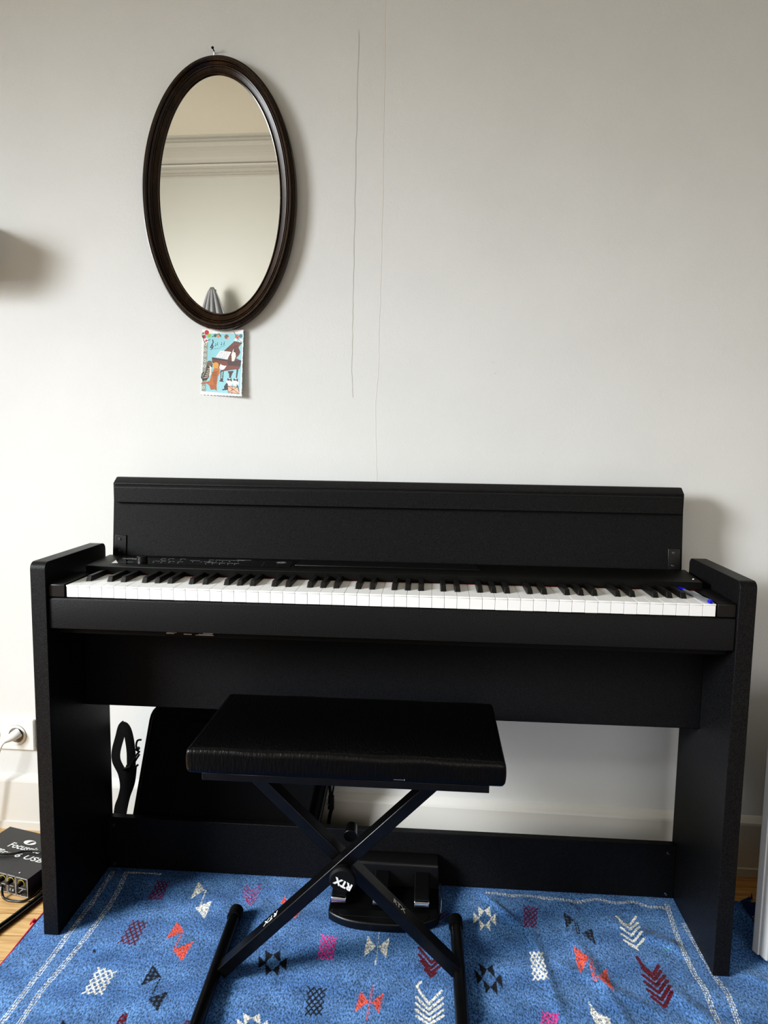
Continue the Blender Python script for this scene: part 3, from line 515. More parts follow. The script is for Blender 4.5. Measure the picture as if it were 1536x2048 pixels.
# printing, buttons
up = (0, 1, .06)
tl = [text_bm('KORG', .0105, (.0905, .2080, cz(.208)+.0008), (1, 0, 0), up, 'LEFT', bold=.0006, sx=1.15),
           text_bm('LP-380', .0070, (.4425, .2190, cz(.22)+.0008), (1, 0, 0), up, 'CENTER', bold=.0003, sx=.9),
           text_bm('VOLUME', .0040, (.123, .1700, cz(.17)+.0008), (1, 0, 0), up, 'CENTER'),
           text_bm('POWER', .0040, (.4430, .2060, cz(.206)+.0008), (1, 0, 0), up, 'CENTER')]
labels = [('DEMO', .1773, .2261), ('TOUCH', .1947, .2265), ('REVERB', .2205, .2275), ('CHORUS', .1740, .1900), ('BANK', .1910, .1900), ('SOUND', .2083, .1900), ('TEMPO', .2277, .1900),
          ('METRONOME', .2537, .2085), ('PIANO1', .2861, .2240), ('PIANO2', .3008, .2240), ('E.PIANO1', .3151, .2245), ('E.PIANO2', .3305, .2255), ('HARPSI/CLAV', .3495, .2265),
          ('VIBES', .2895, .1880), ('ORGAN1', .3038, .1880), ('ORGAN2', .3195, .1880), ('STRINGS', .3376, .1880), ('CHOIR', .3518, .1880)]
for s_, x, y in labels:
    tl.append(text_bm(s_, .0036, (x, y, cz(y)+.0008), (1, 0, 0), up, 'CENTER'))
for b in tl: obj('lettering', b, 'printgrey', sp)
for (x0, x1, y) in ((.276, .297, .1995), (.270, .2735, .195), (.178, .190, .206), (.432, .455, .2125), (.340, .372, .2345)): obj('printed_line', box(x0, x1, y, y+.0010, cz(y)+.0006, cz(y)+.0009), 'printgrey', sp)
bm = bmesh.new(); A = [bm.verts.new((x, y, cz(y)+h)) for h in (.0004, .0009) for x, y in ((.0918, .1535), (.1045, .1550), (.0835, .1920))]
bm.faces.new(A[3:]); bm.faces.new(A[:3][::-1])
for i in range(3): bm.faces.new((A[i], A[(i+1) % 3], A[3+(i+1) % 3], A[3+i]))
obj('triangle_mark', bm, 'print', sp)
btn = None
for _, x, y in labels+[('', .4085, .2200), ('', .4112, .1960), ('', .4135, .1760), ('', .4430, .1965)]:
    if btn is None:
        btn = obj('button', rbox(x-.0032, x+.0032, y-.0115, y-.0065, cz(y)-.001, cz(y)+.0016, .0011, 6, 6, 3), 'plastic', sp, smooth=True); bx0, by0 = x, y
    else:
        o = btn.copy(); COL.objects.link(o); o.location = btn.location+Vector((x-bx0, y-by0, cz(y)-cz(by0)))
    
for _, x, y in labels:
    pass
bm = bmesh.new()
for _, x, y in labels: cyl(bm, (x-.001, y-.0135, cz(y)), (x-.001, y-.0135, cz(y)+.0009), .0009, n=8)
il = obj('indicator_lights', bm, 'print', sp); il['kind'] = 'stuff'
bm = bmesh.new(); kx, ky = .1450, .1850
cyl(bm, (kx, ky, cz(ky)), (kx, ky, cz(ky)+.0110), .0115, .0108, 40); cyl(bm, (kx, ky, cz(ky)+.0110), (kx, ky, cz(ky)+.0124), .0108, .0092, 40)
bx(bm, kx-.0006, kx+.0006, ky+.003, ky+.0095, cz(ky)+.0122, cz(ky)+.0130)
obj('volume_knob', bm, 'plastic', pn, bevel=.0005)
bm = bmesh.new(); cyl(bm, (1.2975, .1520, cz(.15)-.001), (1.2975, .1520, cz(.15)+.002), .0040, .0032, 16); obj('screw', bm, 'steel', pn, smooth=True)
# lid, folded flap along its top
ld = obj('lid', prism(bmesh.new(), [(.2683, .730), (.2815, .862), (.2815, .902), (.300, .9148), (.312, .9148), (.292, .730)], .0415, 1.3135), 'lam', pn, bevel=.0008)
fl = obj('lid_flap', prism(bmesh.new(), [(.2705, .8592), (.2722, .8938), (.2915, .9048), (.2960, .9048), (.2935, .8592)], .0470, 1.3085), 'lam', pn, bevel=.0010)
for x0, x1 in ((.0470, .0735), (1.2830, 1.3090)):
    z0, z1 = .737, .784
    f = lambda z: .2683+(z-.730)*.1
    pr = [(f(z0)-.0022, z0), (f(z1)-.0022, z1), (f(z1)+.001, z1), (f(z0)+.001, z0)]
    hb = obj('hinge_bracket', prism(bmesh.new(), pr, x0, x1), 'metal', pn, bevel=.0008)
    for z in (.775, .747):
        bm = bmesh.new(); xc = (x0+x1)/2-.002; cyl(bm, (xc, f(z)-.0015, z), (xc, f(z)-.0042, z), .0036, .0026, 16); cyl(bm, (xc, f(z)-.0042, z), (xc, f(z)-.0030, z), .0012, .0012, 6)
        obj('screw', bm, 'steel', hb, smooth=True)
# pedal unit
pc = .6850
outl = []
for i in range(25):
    a = -1+2*i/24; outl.append((pc+.1155*a, .0635+.030*abs(a)**3.2))
outl += [(pc+.1175, .105), (pc+.1165, .225), (pc-.1165, .225), (pc-.1175, .105)]
pb = obj('pedal_base', prism(bmesh.new(), outl, .0012, .021, 'Z'), 'plastic', pn, bevel=.004, seg=3)
rim = [(pc+(x-pc)*.94, .1+(y-.1)*.88+.002) for x, y in outl]
hole = rrect(pc-.094, pc+.096, .082, .104, .0105, 6)
bm = prism(bmesh.new(), hole, .0205, .0218, 'Z'); obj('foot_rest', bm, 'matte', pb, bevel=.0006)
obj('pedal_housing', prism(bmesh.new(), [(.186, .020), (.192, .070), (.196, .074), (.2275, .080), (.2275, .020)], pc-.112, pc+.116), 'plastic', pn, bevel=.003, seg=3)
for x in (pc-.0965, pc-.008, pc+.0800):
    w = .0165
    pr = [(.1120, .034), (.1125, .039), (.1180, .043), (.1400, .047), (.1800, .055), (.215, .060), (.215, .050), (.150, .036), (.118, .032)]
    pd = obj('pedal', prism(bmesh.new(), pr, x-w, x+w), 'matte', pn, bevel=.0025, seg=3)
    bm = prism(bmesh.new(), [(.1085, .0290), (.1085, .0385), (.1105, .0418), (.1150, .0432), (.1150, .0280)], x-w*.97, x+w*.97)
    obj('chrome_tip', bm, 'chrome', pd, bevel=.0018, seg=3)
bm = bmesh.new(); tube(bm, [(pc+.118, .135, .07), (pc+.122, .13, .04), (pc+.121, .115, .02), (pc+.117, .108, .006)], .0014, n=6); obj('pedal_cable', bm, 'cable_black', pn, smooth=True)

# ------------------------------------------------------------------ pen on the last keys
p0, p1 = Vector((1.2556, .1300, .7280)), Vector((1.2785, .0070, .7280)); dv = (p1-p0).normalized()
pe = thing('ballpoint_pen', 'clear ballpoint pen with blue ends lying on the highest white keys', 'pen', tuple(p0))
obj('barrel', cyl(bmesh.new(), p0+dv*.028, p1-dv*.006, .0040, .0040, 6), 'clear', pe)
obj('ink_tube', cyl(bmesh.new(), p0+dv*.02, p1-dv*.006, .0015, .0015, 10), 'ink', pe, smooth=True)
bm = bmesh.new(); cyl(bm, p0, p0+dv*.026, .0032, .0046, 20); cyl(bm, p0+dv*.026, p0+dv*.031, .0052, .0052, 20)
obj('cap', bm, 'blue', pe, bevel=.0004)
bm = bmesh.new(); cyl(bm, p1-dv*.0065, p1, .0043, .0036, 20); obj('end_plug', bm, 'blue', pe, bevel=.0005)

# ------------------------------------------------------------------ stool
st = thing('piano_stool', 'black X-frame piano stool with a worn black vinyl seat, in front of the piano', 'stool', (.632, -.07, 0))
ST = rbox(.3705, .8945, -.2005, .060, .4595, .5010, .0070, 60, 28, 8, crown=.0040, wob=.0007)
for v in ST.verts:
    e = (v.co.x-.3705)/.524
    v.co.z += .0012*math.sin(e*19)*max(0, 1-abs(v.co.y+.2)/.05)*(v.co.z > .49)
    if v.co.z > .463: v.co.x += .0022*math.sin(PI*(v.co.z-.4595)/.042)*(1 if v.co.x > .88 else (-1 if v.co.x < .385 else 0))
sc = obj('seat', ST, 'leather', st, smooth=True)
bm = bmesh.new(); bx(bm, .715, .733, -.2012, -.2004, .4655, .4660); bx(bm, .732, .7332, -.2012, -.2004, .4645, .4672)
obj('scratch', bm, 'printgrey', sc)
fb = obj('seat_board', box(.3961, .8698, -.196, .052, .4472, .4600), 'metal', st, bevel=.001)
for x in (.435, .815):
    for y in (-.178, .034):
        bm = bmesh.new(); cyl(bm, (x, y, .4475), (x, y, .4435), .0085, .006, 16); obj('bolt', bm, 'metal', fb, smooth=True)
def leg(x0, z0, x1, z1, y0, y1, th, endz0):
    """bar whose upper long edge runs (x0,z0)-(x1,z1)"""
    d = Vector((x1-x0, 0, z1-z0)).normalized(); n = Vector((d.z, 0, -d.x));  n = n if n.z < 0 else -n
    p = [(x0, z0), (x1, z1), (x1+n.x*th, z1+n.z*th), (x0+n.x*th, z0+n.z*th)]
    return prism(bmesh.new(), p, y0, y1, 'Y')
AX = (.3855, .0237, .8095, .4478)
la = obj('leg', leg(*AX, -.096, -.065, .0215, 0), 'metal', st, bevel=.0016, seg=2)
lbm = leg(.4045, .4478, .8405, .0262, -.061, -.030, .0215, 0)
lbo = obj('leg', lbm, 'metal', st, bevel=.0016, seg=2)
s2 = 1/math.sqrt(2)
# lettering on the bars
xa = .4860; za = .0214+(xa-.3832)
obj('lettering', text_bm('RTX', .0185, (xa+.012, -.0745, za+.0125), (-1, 0, -1), (0, -1, 0), 'LEFT', shear=0, bold=.0003, ext=.0002), 'print', la)
xb = .7140; zb = .0275+(.8392-xb)*.967
obj('lettering', text_bm('RTX', .0165, (xb-.0025, -.0535, zb+.0035), (1, 0, -.967), (0, 1, 0), 'LEFT', bold=.0002, ext=.0002), 'print', lbo)
for (xf, xg, yb_, yf) in ((.3745, .3870, .0936, -.27), (.8362, .8405, .1050, -.27)):
    bm = bmesh.new(); cyl(bm, (xf, yb_-.012, .0150), (xg, yf+.01, .0150), .0120, n=28)
    ft = obj('foot_tube', bm, 'metal', st, smooth=True)
    for (x, ya, yc) in ((xf, yb_, yb_-.032), (xg, yf, yf+.032)):
        s = 1 if ya > yc else -1
        bm = bmesh.new(); cyl(bm, (x, ya-.006*s, .0150), (x, yc, .0150), .0143, .0143, 28); cyl(bm, (x, ya, .0150), (x, ya-.006*s, .0150), .0095, .0143, 28)
        obj('rubber_cap', bm, 'rubber', ft, smooth=True)
# pivot, height knob and its spring pin
bm = bmesh.new(); cyl(bm, (.6185, -.030, .2300), (.6185, -.1010, .2300), .0075, n=20); obj('pivot_bolt', bm, 'metal', st, smooth=True)
kn = bmesh.new(); cyl(kn, (.6235, -.098, .2305), (.6235, -.113, .2290), .0215, .0255, 40); cyl(kn, (.6235, -.113, .2290), (.6235, -.1175, .2285), .0255, .0225, 40)
kb = obj('adjusting_knob', kn, 'rubber', st, bevel=.001)
an = math.radians(155)
obj('lettering', text_bm('RTX', .0170, (.6420, -.1183, .2230), (math.cos(an), 0, math.sin(an)), (-math.sin(an), 0, math.cos(an)), 'LEFT', bold=.0009, ext=.0003), 'print', kb)
bm = bmesh.new(); cyl(bm, (.6270, -.030, .2630), (.6270, .000, .2670), .013, .010, 24); obj('wing_nut', bm, 'plastic', st, bevel=.001)
for x in (.4330, .8200):
    pass
obj('upper_bracket', merge(box(.385, .425, -.15, .03, .436, .4475), box(.795, .835, -.15, .03, .436, .4475)) if False else box(.392, .420, -.15, .03, .4385, .4475), 'metal', st, bevel=.001)
obj('upper_bracket', box(.795, .823, -.15, .03, .4385, .4475), 'metal', st, bevel=.001)

# ------------------------------------------------------------------ oval mirror
def ellipse_ring(cx, cz_, a, b, rot, n=160):
    out = []
    for i in range(n):
        t = 2*PI*i/n; x, z = a*math.cos(t), b*math.sin(t)
        out.append((cx+x*math.cos(rot)-z*math.sin(rot), cz_+x*math.sin(rot)+z*math.cos(rot)))
    return out
MX, MZ, MA, MB, MR = .2680, 1.5562, .1415, .2625, math.radians(.75)
mi = thing('oval_mirror', 'tall oval mirror in a ridged dark brown wooden frame, hanging from a nail', 'mirror', (MX, wy(MX, .012), MZ-.3))
prof = [(-.004, .006), (-.001, .010), (.0006, .0140), (.0022, .0140), (.0026, .0118), (.0042, .0128), (.0080, .0150), (.0130, .0172), (.0136, .0190), (.0160, .0200), (.0164, .0184), (.0190, .0215), (.0212, .0240), (.0216, .0222), (.0226, .0226), (.0234, .0262),
        (.0262, .0290), (.0286, .0290), (.0294, .0264), (.0310, .0268), (.0318, .0240), (.0334, .0242), (.0344, .0205), (.0366, .0200), (.0380, .0130), (.0375, .002), (-.004, .002)]
bm = bmesh.new(); n = 200; rings = []
for (e, dpt) in prof:
    R_ = ellipse_ring(MX, MZ, MA+e, MB+e, MR, n)
    rings.append([bm.verts.new((x, wy(x, dpt+.003), z)) for x, z in R_])
for a, b in zip(rings, rings[1:]+rings[:1]):
    for i in range(n): bm.faces.new((a[i], a[(i+1) % n], b[(i+1) % n], b[i]))
fo = obj('frame', bm, 'walnut', mi, smooth=True); fo.data.set_sharp_from_angle(angle=math.radians(16))
bm = bmesh.new(); R_ = ellipse_ring(MX, MZ, MA-.001, MB-.001, MR, n)
A = [bm.verts.new((x, wy(x, .0125), z)) for x, z in R_]; B = [bm.verts.new((x, wy(x, .0055), z)) for x, z in R_]
bm.faces.new(A); bm.faces.new(B[::-1])
for i in range(n): bm.faces.new((A[i], A[(i+1) % n], B[(i+1) % n], B[i]))
obj('glass', bm, 'mirror', mi)
bm = bmesh.new(); tube(bm, [(.262, wy(.262, .008), 1.855), (.2590, wy(.26, .012), 1.868), (.2562, wy(.26, .008), 1.855)], .0009, n=6)
obj('hanging_loop', bm, 'steel', mi, smooth=True)
bm = bmesh.new(); cyl(bm, (.2580, wy(.258, -.012), 1.866), (.2566, wy(.2566, .016), 1.8745), .0012, n=10); cyl(bm, (.2566, wy(.2566, .0155), 1.8742), (.2565, wy(.2565, .0172), 1.8748), .0030, n=12)
tag(obj('nail', bm, 'rubber', None, smooth=True), 'small dark nail in the wall above the oval mirror', 'nail')

# ------------------------------------------------------------------ picture card under the mirror
n_x, n_y = 180, 270
U, V = np.meshgrid(np.linspace(0, 1, n_x), np.linspace(0, 1, n_y)); PXc = 435+U*650; PYc = 412+V*985   # drawing units
CC = np.zeros(U.shape+(3,)); CC[:] = lin((240, 240, 238))[:3]
def cp(col, pts, jitter=0):
    m = inside(PXc, PYc, pts); CC[m] = np.array(lin(col)[:3])*(1+jitter*(rng.random((m.sum(), 1))-.5))
def cl(col, w, pts):
    m, _, _ = near(PXc, PYc, pts, w); CC[m] = lin(col)[:3]
def cd(col, x, y, r, r2=None): cp(col, [(x+r*math.cos(t*PI/8), y+(r2 or r)*math.sin(t*PI/8)) for t in range(16)])
cp((140, 198, 208), [(470, 470), (1075, 470), (1062, 1375), (455, 1345)], .16)
cp((140, 146, 138), [(465, 600), (528, 600), (512, 1345), (442, 1345)], .3)
for y in (630, 715, 795, 880, 960, 1285):
    cd((205, 208, 196), 492-(y-600)*.03, y, 22); cd((110, 118, 112), 492-(y-600)*.03, y, 11)
for x, y, r, c in ((505, 455, 36, (200, 38, 46)), (465, 520, 28, (176, 40, 52)), (545, 500, 30, (140, 180, 70)), (500, 575, 34, (240, 226, 214)), (500, 575, 17, (206, 90, 90)), (690, 510, 26, (216, 130, 110)), (640, 500, 24, (60, 90, 60)),
                   (575, 440, 24, (236, 230, 220)), (820, 515, 34, (120, 84, 66)), (845, 535, 16, (220, 150, 120)), (985, 515, 34, (190, 110, 96)), (1045, 505, 28, (70, 110, 120)), (965, 560, 22, (220, 224, 210)), (1040, 570, 26, (236, 240, 236)), (720, 500, 14, (80, 120, 60)), (450, 470, 18, (90, 130, 70))): cd(c, x, y, r)
cl((40, 50, 50), 5, [(435, 490), (470, 600), (560, 560)]); cl((50, 60, 60), 4, [(930, 440), (1000, 540), (1060, 600)]); cl((60, 90, 60), 6, [(590, 520), (700, 470), (730, 520)])
K1 = (40, 62, 78)
cl(K1, 8, [(600, 565), (612, 600), (590, 640), (575, 680), (600, 690), (612, 660), (585, 650), (570, 680)]); cl(K1, 5, [(605, 570), (600, 700), (575, 715)])
for x, y in ((650, 615), (680, 600), (745, 600), (785, 590)): cl(K1, 4, [(x, y), (x, y+36)]); cd(K1, x-6, y+36, 8)
cl((70, 110, 124), 3, [(620, 700), (700, 690), (800, 640)])
BR, BD = (112, 56, 42), (62, 36, 30)
cp(BR, [(790, 728), (950, 585), (1066, 610), (990, 700), (1045, 740), (1030, 780), (980, 830), (1062, 868), (1055, 950), (1040, 990), (790, 1030), (760, 1030), (600, 900), (596, 830), (840, 860), (900, 745)], .35)
cp(BD, [(596, 826), (840, 856), (870, 850), (840, 880), (600, 850)]); cp(BD, [(845, 870), (1062, 860), (1055, 955), (850, 940)], .5)
cp((96, 46, 36), [(870, 745), (960, 640), (1000, 640), (1045, 740), (960, 850), (850, 870)], .3)
cl(BD, 5, [(790, 728), (950, 585), (1066, 610)]); cl(BD, 4, [(840, 700), (1000, 640)])
cp((244, 244, 240), [(725, 725), (900, 740), (838, 852), (660, 820)]); cl((150, 150, 150), 3, [(805, 735), (750, 840)])
for k in range(4): cl((120, 120, 124), 3, [(725-k*14, 745+k*24), (780-k*14, 750+k*24)]); cl((120, 120, 124), 3, [(810-k*16, 752+k*24), (865-k*18, 758+k*24)])
cp((240, 232, 214), [(905, 780), (935, 695), (965, 740), (975, 800), (950, 875), (915, 880)], .1); cp((60, 46, 40), [(940, 700), (975, 700), (965, 750), (935, 740)])
cp(BD, [(735, 1020), (790, 1020), (780, 1180), (805, 1195), (720, 1185), (740, 1160)]); cp((140, 198, 208), [(755, 1035), (775, 1035), (765, 1140), (750, 1140)])
cp(BD, [(850, 1030), (950, 1020), (920, 1080), (905, 1130), (880, 1130), (875, 1070)]); cp(BD, [(995, 990), (1025, 985), (1005, 1130), (985, 1125)])
cp((70, 56, 46), [(520, 930), (590, 880), (610, 930), (600, 1050), (560, 1120), (520, 1180), (470, 1180), (460, 1120), (500, 1040)], .8); cd((110, 92, 76), 560, 920, 42, 44); cp((226, 214, 196), [(560, 950), (600, 980), (590, 1080), (555, 1120), (570, 1030)])
cl((30, 28, 28), 9, [(470, 1180), (440, 1140), (445, 1080), (470, 1060)])
cp((178, 104, 44), [(640, 980), (720, 990), (730, 1060), (700, 1110), (690, 1200), (680, 1280), (640, 1300), (590, 1300), (560, 1250), (500, 1210), (570, 1180), (590, 1090)], .7); cd((214, 150, 60), 660, 945, 48, 46)
for k in range(9): cl((70, 36, 20), 4, [(600+k*6, 1060+k*24), (690-k*2, 1040+k*26)])
for k in range(5): cl((226, 214, 196), 4, [(480+k*14, 1140-k*34), (540+k*10, 1120-k*30)])
cd((236, 226, 224), 760, 975, 44, 36); cp((250, 246, 244), [(720, 960), (740, 920), (760, 950), (830, 950), (790, 1005)])
cl((176, 80, 50), 8, [(440, 1225), (520, 1215), (560, 1200)]); cp((160, 90, 50), [(560, 1240), (680, 1240), (690, 1330), (650, 1310), (590, 1320)], .8)
for cx_ in (885, 985):
    cd((236, 222, 218), cx_, 1190, 50, 56); cp((34, 34, 38), [(cx_-40, 1170), (cx_-30, 1130), (cx_, 1150), (cx_+34, 1130), (cx_+40, 1190), (cx_+10, 1165)])
cp((34, 34, 38), [(800, 1260), (840, 1200), (860, 1220), (860, 1310), (770, 1320), (775, 1300), (805, 1295)]); cp((34, 34, 38), [(1000, 1210), (1030, 1250), (1050, 1340), (1010, 1300)])
cp((222, 170, 140), [(860, 1250), (1015, 1262), (1050, 1360), (870, 1345)], .12)
for a, b in (((860, 1250), (1050, 1360)), ((1015, 1262), (870, 1345)), ((935, 1240), (930, 1370)), ((860, 1250), (1015, 1262)), ((870, 1345), (1050, 1360)), ((860, 1250), (870, 1345))): cl((112, 50, 34), 4, [a, b])
for k in range(24): cd((70, 70, 70), 455+k*24+random.uniform(-6, 6), 1378+k*1.6, 3)
TLc, TRc, BLc, BRc = [Vector(v) for v in ((.2205, 0, 1.2600), (.3215, 0, 1.2585), (.2150, 0, 1.1088), (.3168, 0, 1.1050))]
n0 = n_x*n_y; cv = np.zeros((n0, 3)); u_f, v_f = U.ravel(), V.ravel()
for ax in (0, 2):
    cv[:, ax] = (TLc[ax]*(1-u_f)+TRc[ax]*u_f)*(1-v_f)+(BLc[ax]*(1-u_f)+BRc[ax]*u_f)*v_f
edge = .0006*np.sin(v_f*90+np.sin(v_f*41)*2)
cv[:, 0] += edge*(u_f > .985)-edge*(u_f < .015); cv[:, 2] += .0006*np.sin(u_f*80)*(v_f > .985)
cv[:, 1] = wy(cv[:, 0]) - (.0015+.009*u_f**1.6+.004*v_f**2*u_f)
idx = np.arange(n0).reshape(n_y, n_x)
F = np.stack([idx[:-1, :-1], idx[1:, :-1], idx[1:, 1:], idx[:-1, 1:]], -1).reshape(-1, 4)
me = bpy.data.meshes.new('picture_card'); me.from_pydata(cv.tolist(), [], F.tolist())
at = me.color_attributes.new('paint', 'FLOAT_COLOR', 'POINT'); ca = np.ones((n0, 4)); ca[:, :3] = CC.reshape(-1, 3)
at.data.foreach_set('color', ca.ravel().astype(np.float32)); me.materials.append(M['card'])
card = bpy.data.objects.new('picture_card', me); COL.objects.link(card); md = card.modifiers.new('s', 'SOLIDIFY'); md.thickness = .0006
tag(card, 'small picture card of cats around a brown grand piano, tucked below the oval mirror', 'card')

# ------------------------------------------------------------------ wall sockets, plug
so = thing('wall_socket', 'white double wall socket plate at the left edge, with a plug in it', 'socket', (-.30, wy(-.3), .2045))
def wl(bm):   # local (x, depth in front of wall, z) -> skewed wall
    for v in bm.verts: v.co = Vector((v.co.x, wy(v.co.x, v.co.y), v.co.z))
    return bm
obj('plate', wl(box(-.386, -.2305, 0, .0105, .2050, .2848)), 'socket', so, bevel=.002)
def ringbm(cx, cz_, ri, ro, d0, d1, n=48):
    bm = bmesh.new(); V_ = []
    for r, dd in ((ri, d0), (ri, d1), (ro, d1), (ro, d0)):
        V_.append([bm.verts.new((cx+r*math.cos(2*PI*i/n), dd, cz_+r*math.sin(2*PI*i/n))) for i in range(n)])
    for a, b in zip(V_, V_[1:]+V_[:1]):
        for i in range(n): bm.faces.new((a[i], a[(i+1) % n], b[(i+1) % n], b[i]))
    return wl(bm)
for cx_ in (-.2762, -.3470):
    z_ = .2445
    rr = obj('socket_ring', ringbm(cx_, z_, .0195, .0262, .009, .0125), 'socket', so, bevel=.0008)
    gb = bmesh.new(); cyl(gb, (cx_, .0107, z_), (cx_, .0112, z_), .0197, n=40); obj('socket_well', wl(gb), 'socketdark', rr)
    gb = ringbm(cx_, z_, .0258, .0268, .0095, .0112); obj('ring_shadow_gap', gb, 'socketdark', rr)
    gb = bmesh.new(); cyl(gb, (cx_, .011, z_+.012), (cx_, .017, z_+.012), .0022, n=12); obj('earth_pin', wl(gb), 'steel', rr, smooth=True)
pl = thing('power_plug', 'white angled plug with a thin white cable in the wall socket', 'plug', (-.2762, wy(-.2762, .02), .2445))
bm = bmesh.new()
q0, q1 = Vector((-.2655, wy(-.2655, .012), .2540)), Vector((-.2925, wy(-.2925, .038), .2370))
pr = [Vector((0, 0, 0))]
dd = (q1-q0).normalized(); up_ = Vector((0, 0, 1)); sd_ = dd.cross(up_).normalized(); u2 = sd_.cross(dd)
sec = []
for t_, w_, h_ in ((0, .0125, .0095), (.1, .0145, .0120), (.45, .0135, .0110), (.75, .0085, .0078), (.9, .0055, .0055), (1, .0045, .0045)):
    c_ = q0.lerp(q1, t_)
    sec.append([bm.verts.new(c_+sd_*w_*math.cos(2*PI*i/16)+u2*h_*math.sin(2*PI*i/16)) for i in range(16)])
for a, b in zip(sec, sec[1:]):
    for i in range(16): bm.faces.new((a[i], a[(i+1) % 16], b[(i+1) % 16], b[i]))
bm.faces.new(sec[0][::-1]); bm.faces.new(sec[-1])
obj('plug_body', bm, 'cable_white', pl, smooth=True)
bm = bmesh.new(); tube(bm, [tuple(q1-dd*.002), (-.2975, wy(-.2975, .042), .228), (-.3045, wy(-.3045, .044), .208), (-.3120, wy(-.312, .043), .183), (-.3220, wy(-.322, .041), .140), (-.3350, wy(-.335, .04), .06), (-.355, wy(-.355, .045), .012), (-.40, wy(-.4, .05), 0.001), (-.52, wy(-.5, .06), .0005)], .0026, n=10)
obj('cable', bm, 'cable_white', pl, smooth=True)

# ------------------------------------------------------------------ audio interface and cables
ang = math.atan2(-.0201*1, .0763)*1.0
ex = Vector((.9677, -.2500, 0)).normalized(); ey = Vector((.2500, .9677, 0)).normalized()
FRc = Vector((-.0954, .1103, 0)); Wd, Dp, Hh = .206, .1525, .042
C0 = FRc-ex*Wd/2+ey*Dp/2
ai = thing('audio_interface', 'black metal audio interface box with white lettering, on the floor left of the piano', 'audio interface', (C0.x, C0.y, FLOOR), math.atan2(ex.y, ex.x))
def lo_(bm): bm.transform(parent_world(ai)); return bm
hw, hd = Wd/2, Dp/2; zt = Hh-FLOOR
cs = obj('case', lo_(box(-hw, hw, -hd+.002, hd, .002, zt)), 'case_black', ai, bevel=.0012)
bm = bmesh.new()
for x in (-hw+.02, hw-.02):
    for y in (-hd+.02, hd-.02): cyl(bm, (x, y, 0), (x, y, .0025), .006, n=14)
obj('rubber_feet', lo_(bm), 'rubber', ai)
fp = obj('front_plate', lo_(box(-hw, hw, -hd-.0005, -hd+.0025, .001, zt+.0006)), 'faceplate', ai, bevel=.0004)
bm = bmesh.new()
yf = -hd-.0012
for k in range(8):
    x0 = hw-.0015-(0 if k == 0 else .0105+k*.0235); x1 = x0-(.0325 if k == 0 else .0215)
    for a in ((x1, x0, zt-.0018, zt-.0008), (x1, x0, .0025, .0035), (x1, x1+.0009, .0025, zt-.0008), (x0-.0009, x0, .0025, zt-.0008)):
        bx(bm, a[0], a[1], yf, yf+.001, a[2], a[3])
    bx(bm, x1+.006, x0-.005, yf, yf+.001, zt-.0255, zt-.0245)
obj('panel_outlines', lo_(bm), 'silver', fp)
for k in range(7):
    cx_ = hw-.0185-(0 if k == 0 else .0050+k*.0235); czz = zt-.0135
    kb_ = bmesh.new(); cyl(kb_, (cx_, -hd, czz), (cx_, -hd-.011, czz), .0046, .0038, 20)
    ko = obj('knob', lo_(kb_), 'rubber', ai, bevel=.0005)
    kb_ = bmesh.new(); tube(kb_, [(cx_+.0085*math.cos(a), yf, czz+.0085*math.sin(a)) for a in np.linspace(-.7, PI+.7, 14)], .0005, n=5, k=0)
    obj('scale_ring', lo_(kb_), 'yellow', ko)
    kb_ = bmesh.new()
    if k % 3 != 1: cyl(kb_, (cx_-.003, -hd, .0105), (cx_-.003, -hd-.006, .0105), .0042, .0036, 16); obj('jack_switch', lo_(kb_), 'chrome' if k % 3 == 0 else 'print', ai, smooth=True)
    else:
        for q in (-.004, .004): bx(kb_, cx_+q-.001, cx_+q+.001, yf, yf+.001, .009, .012); bx(kb_, cx_+q-.0004, cx_+q+.002, yf, yf+.001, .013, .0138)
        obj('indicator_marks', lo_(kb_), 'print', ai)
iv = parent_world(ai).inverted()
def L2(x, y): v = iv @ Vector((x, y, 0)); return v.x, v.y
bm = bmesh.new(); lx, ly = L2(-.1690, .2455)
n = 40; A = [bm.verts.new((lx+.0165*math.cos(2*PI*i/n), ly+.0090*math.sin(2*PI*i/n), zt+.0004)) for i in range(n)]
bm.faces.new(A)
x1_, y1_ = L2(-.2150, .2270); x2_, y2_ = L2(-.1748, .1905)
bm = merge(bm, text_bm('Focusrite', .0255, (x1_, y1_, zt+.0004), (1, 0, 0), (0, 1, 0), 'LEFT', shear=.15, bold=.00035, spacing=.97),
           text_bm('Saffire 6 USB', .0205, (L2(-.1010, .1700)[0], L2(-.1010, .1700)[1], zt+.0004), (1, 0, 0), (0, 1, 0), 'RIGHT', shear=.2, bold=.0002, spacing=1.02, sx=1.52))
sx_, sy_ = L2(-.127, .131); b2 = bmesh.new(); cyl(b2, (sx_, sy_, zt), (sx_, sy_, zt+.0008), .0016, n=12)
obj('lettering', lo_(merge(bm, b2)), 'print', cs)
b2 = text_bm('ff', .016, (lx, ly-.0055, zt+.0009), (1, 0, 0), (0, 1, 0), 'CENTER', shear=.5, bold=.0004)
obj('emblem', lo_(b2), 'case_black', cs)
CF = FLOOR; TP = .042
bm = bmesh.new(); tube(bm, [(-.1600, .1190, .0185), (-.1585, .1140, .0160), (-.152, .1065, CF+.005), (-.136, .0985, CF+.003), (-.119, .0965, CF+.003), (-.1000, .0970, CF+.004), (-.0830, .1110, .005), (-.0730, .145, .012), (-.0630, .180, .017), (-.050, .212, .014), (-.035, .250, .006), (-.012, .285, 0), (.03, .308, 0)], .0026)
tag(obj('audio_cable', bm, 'cable_black', None, smooth=True), 'thin black cable looping out of the front of the audio interface', 'cable')
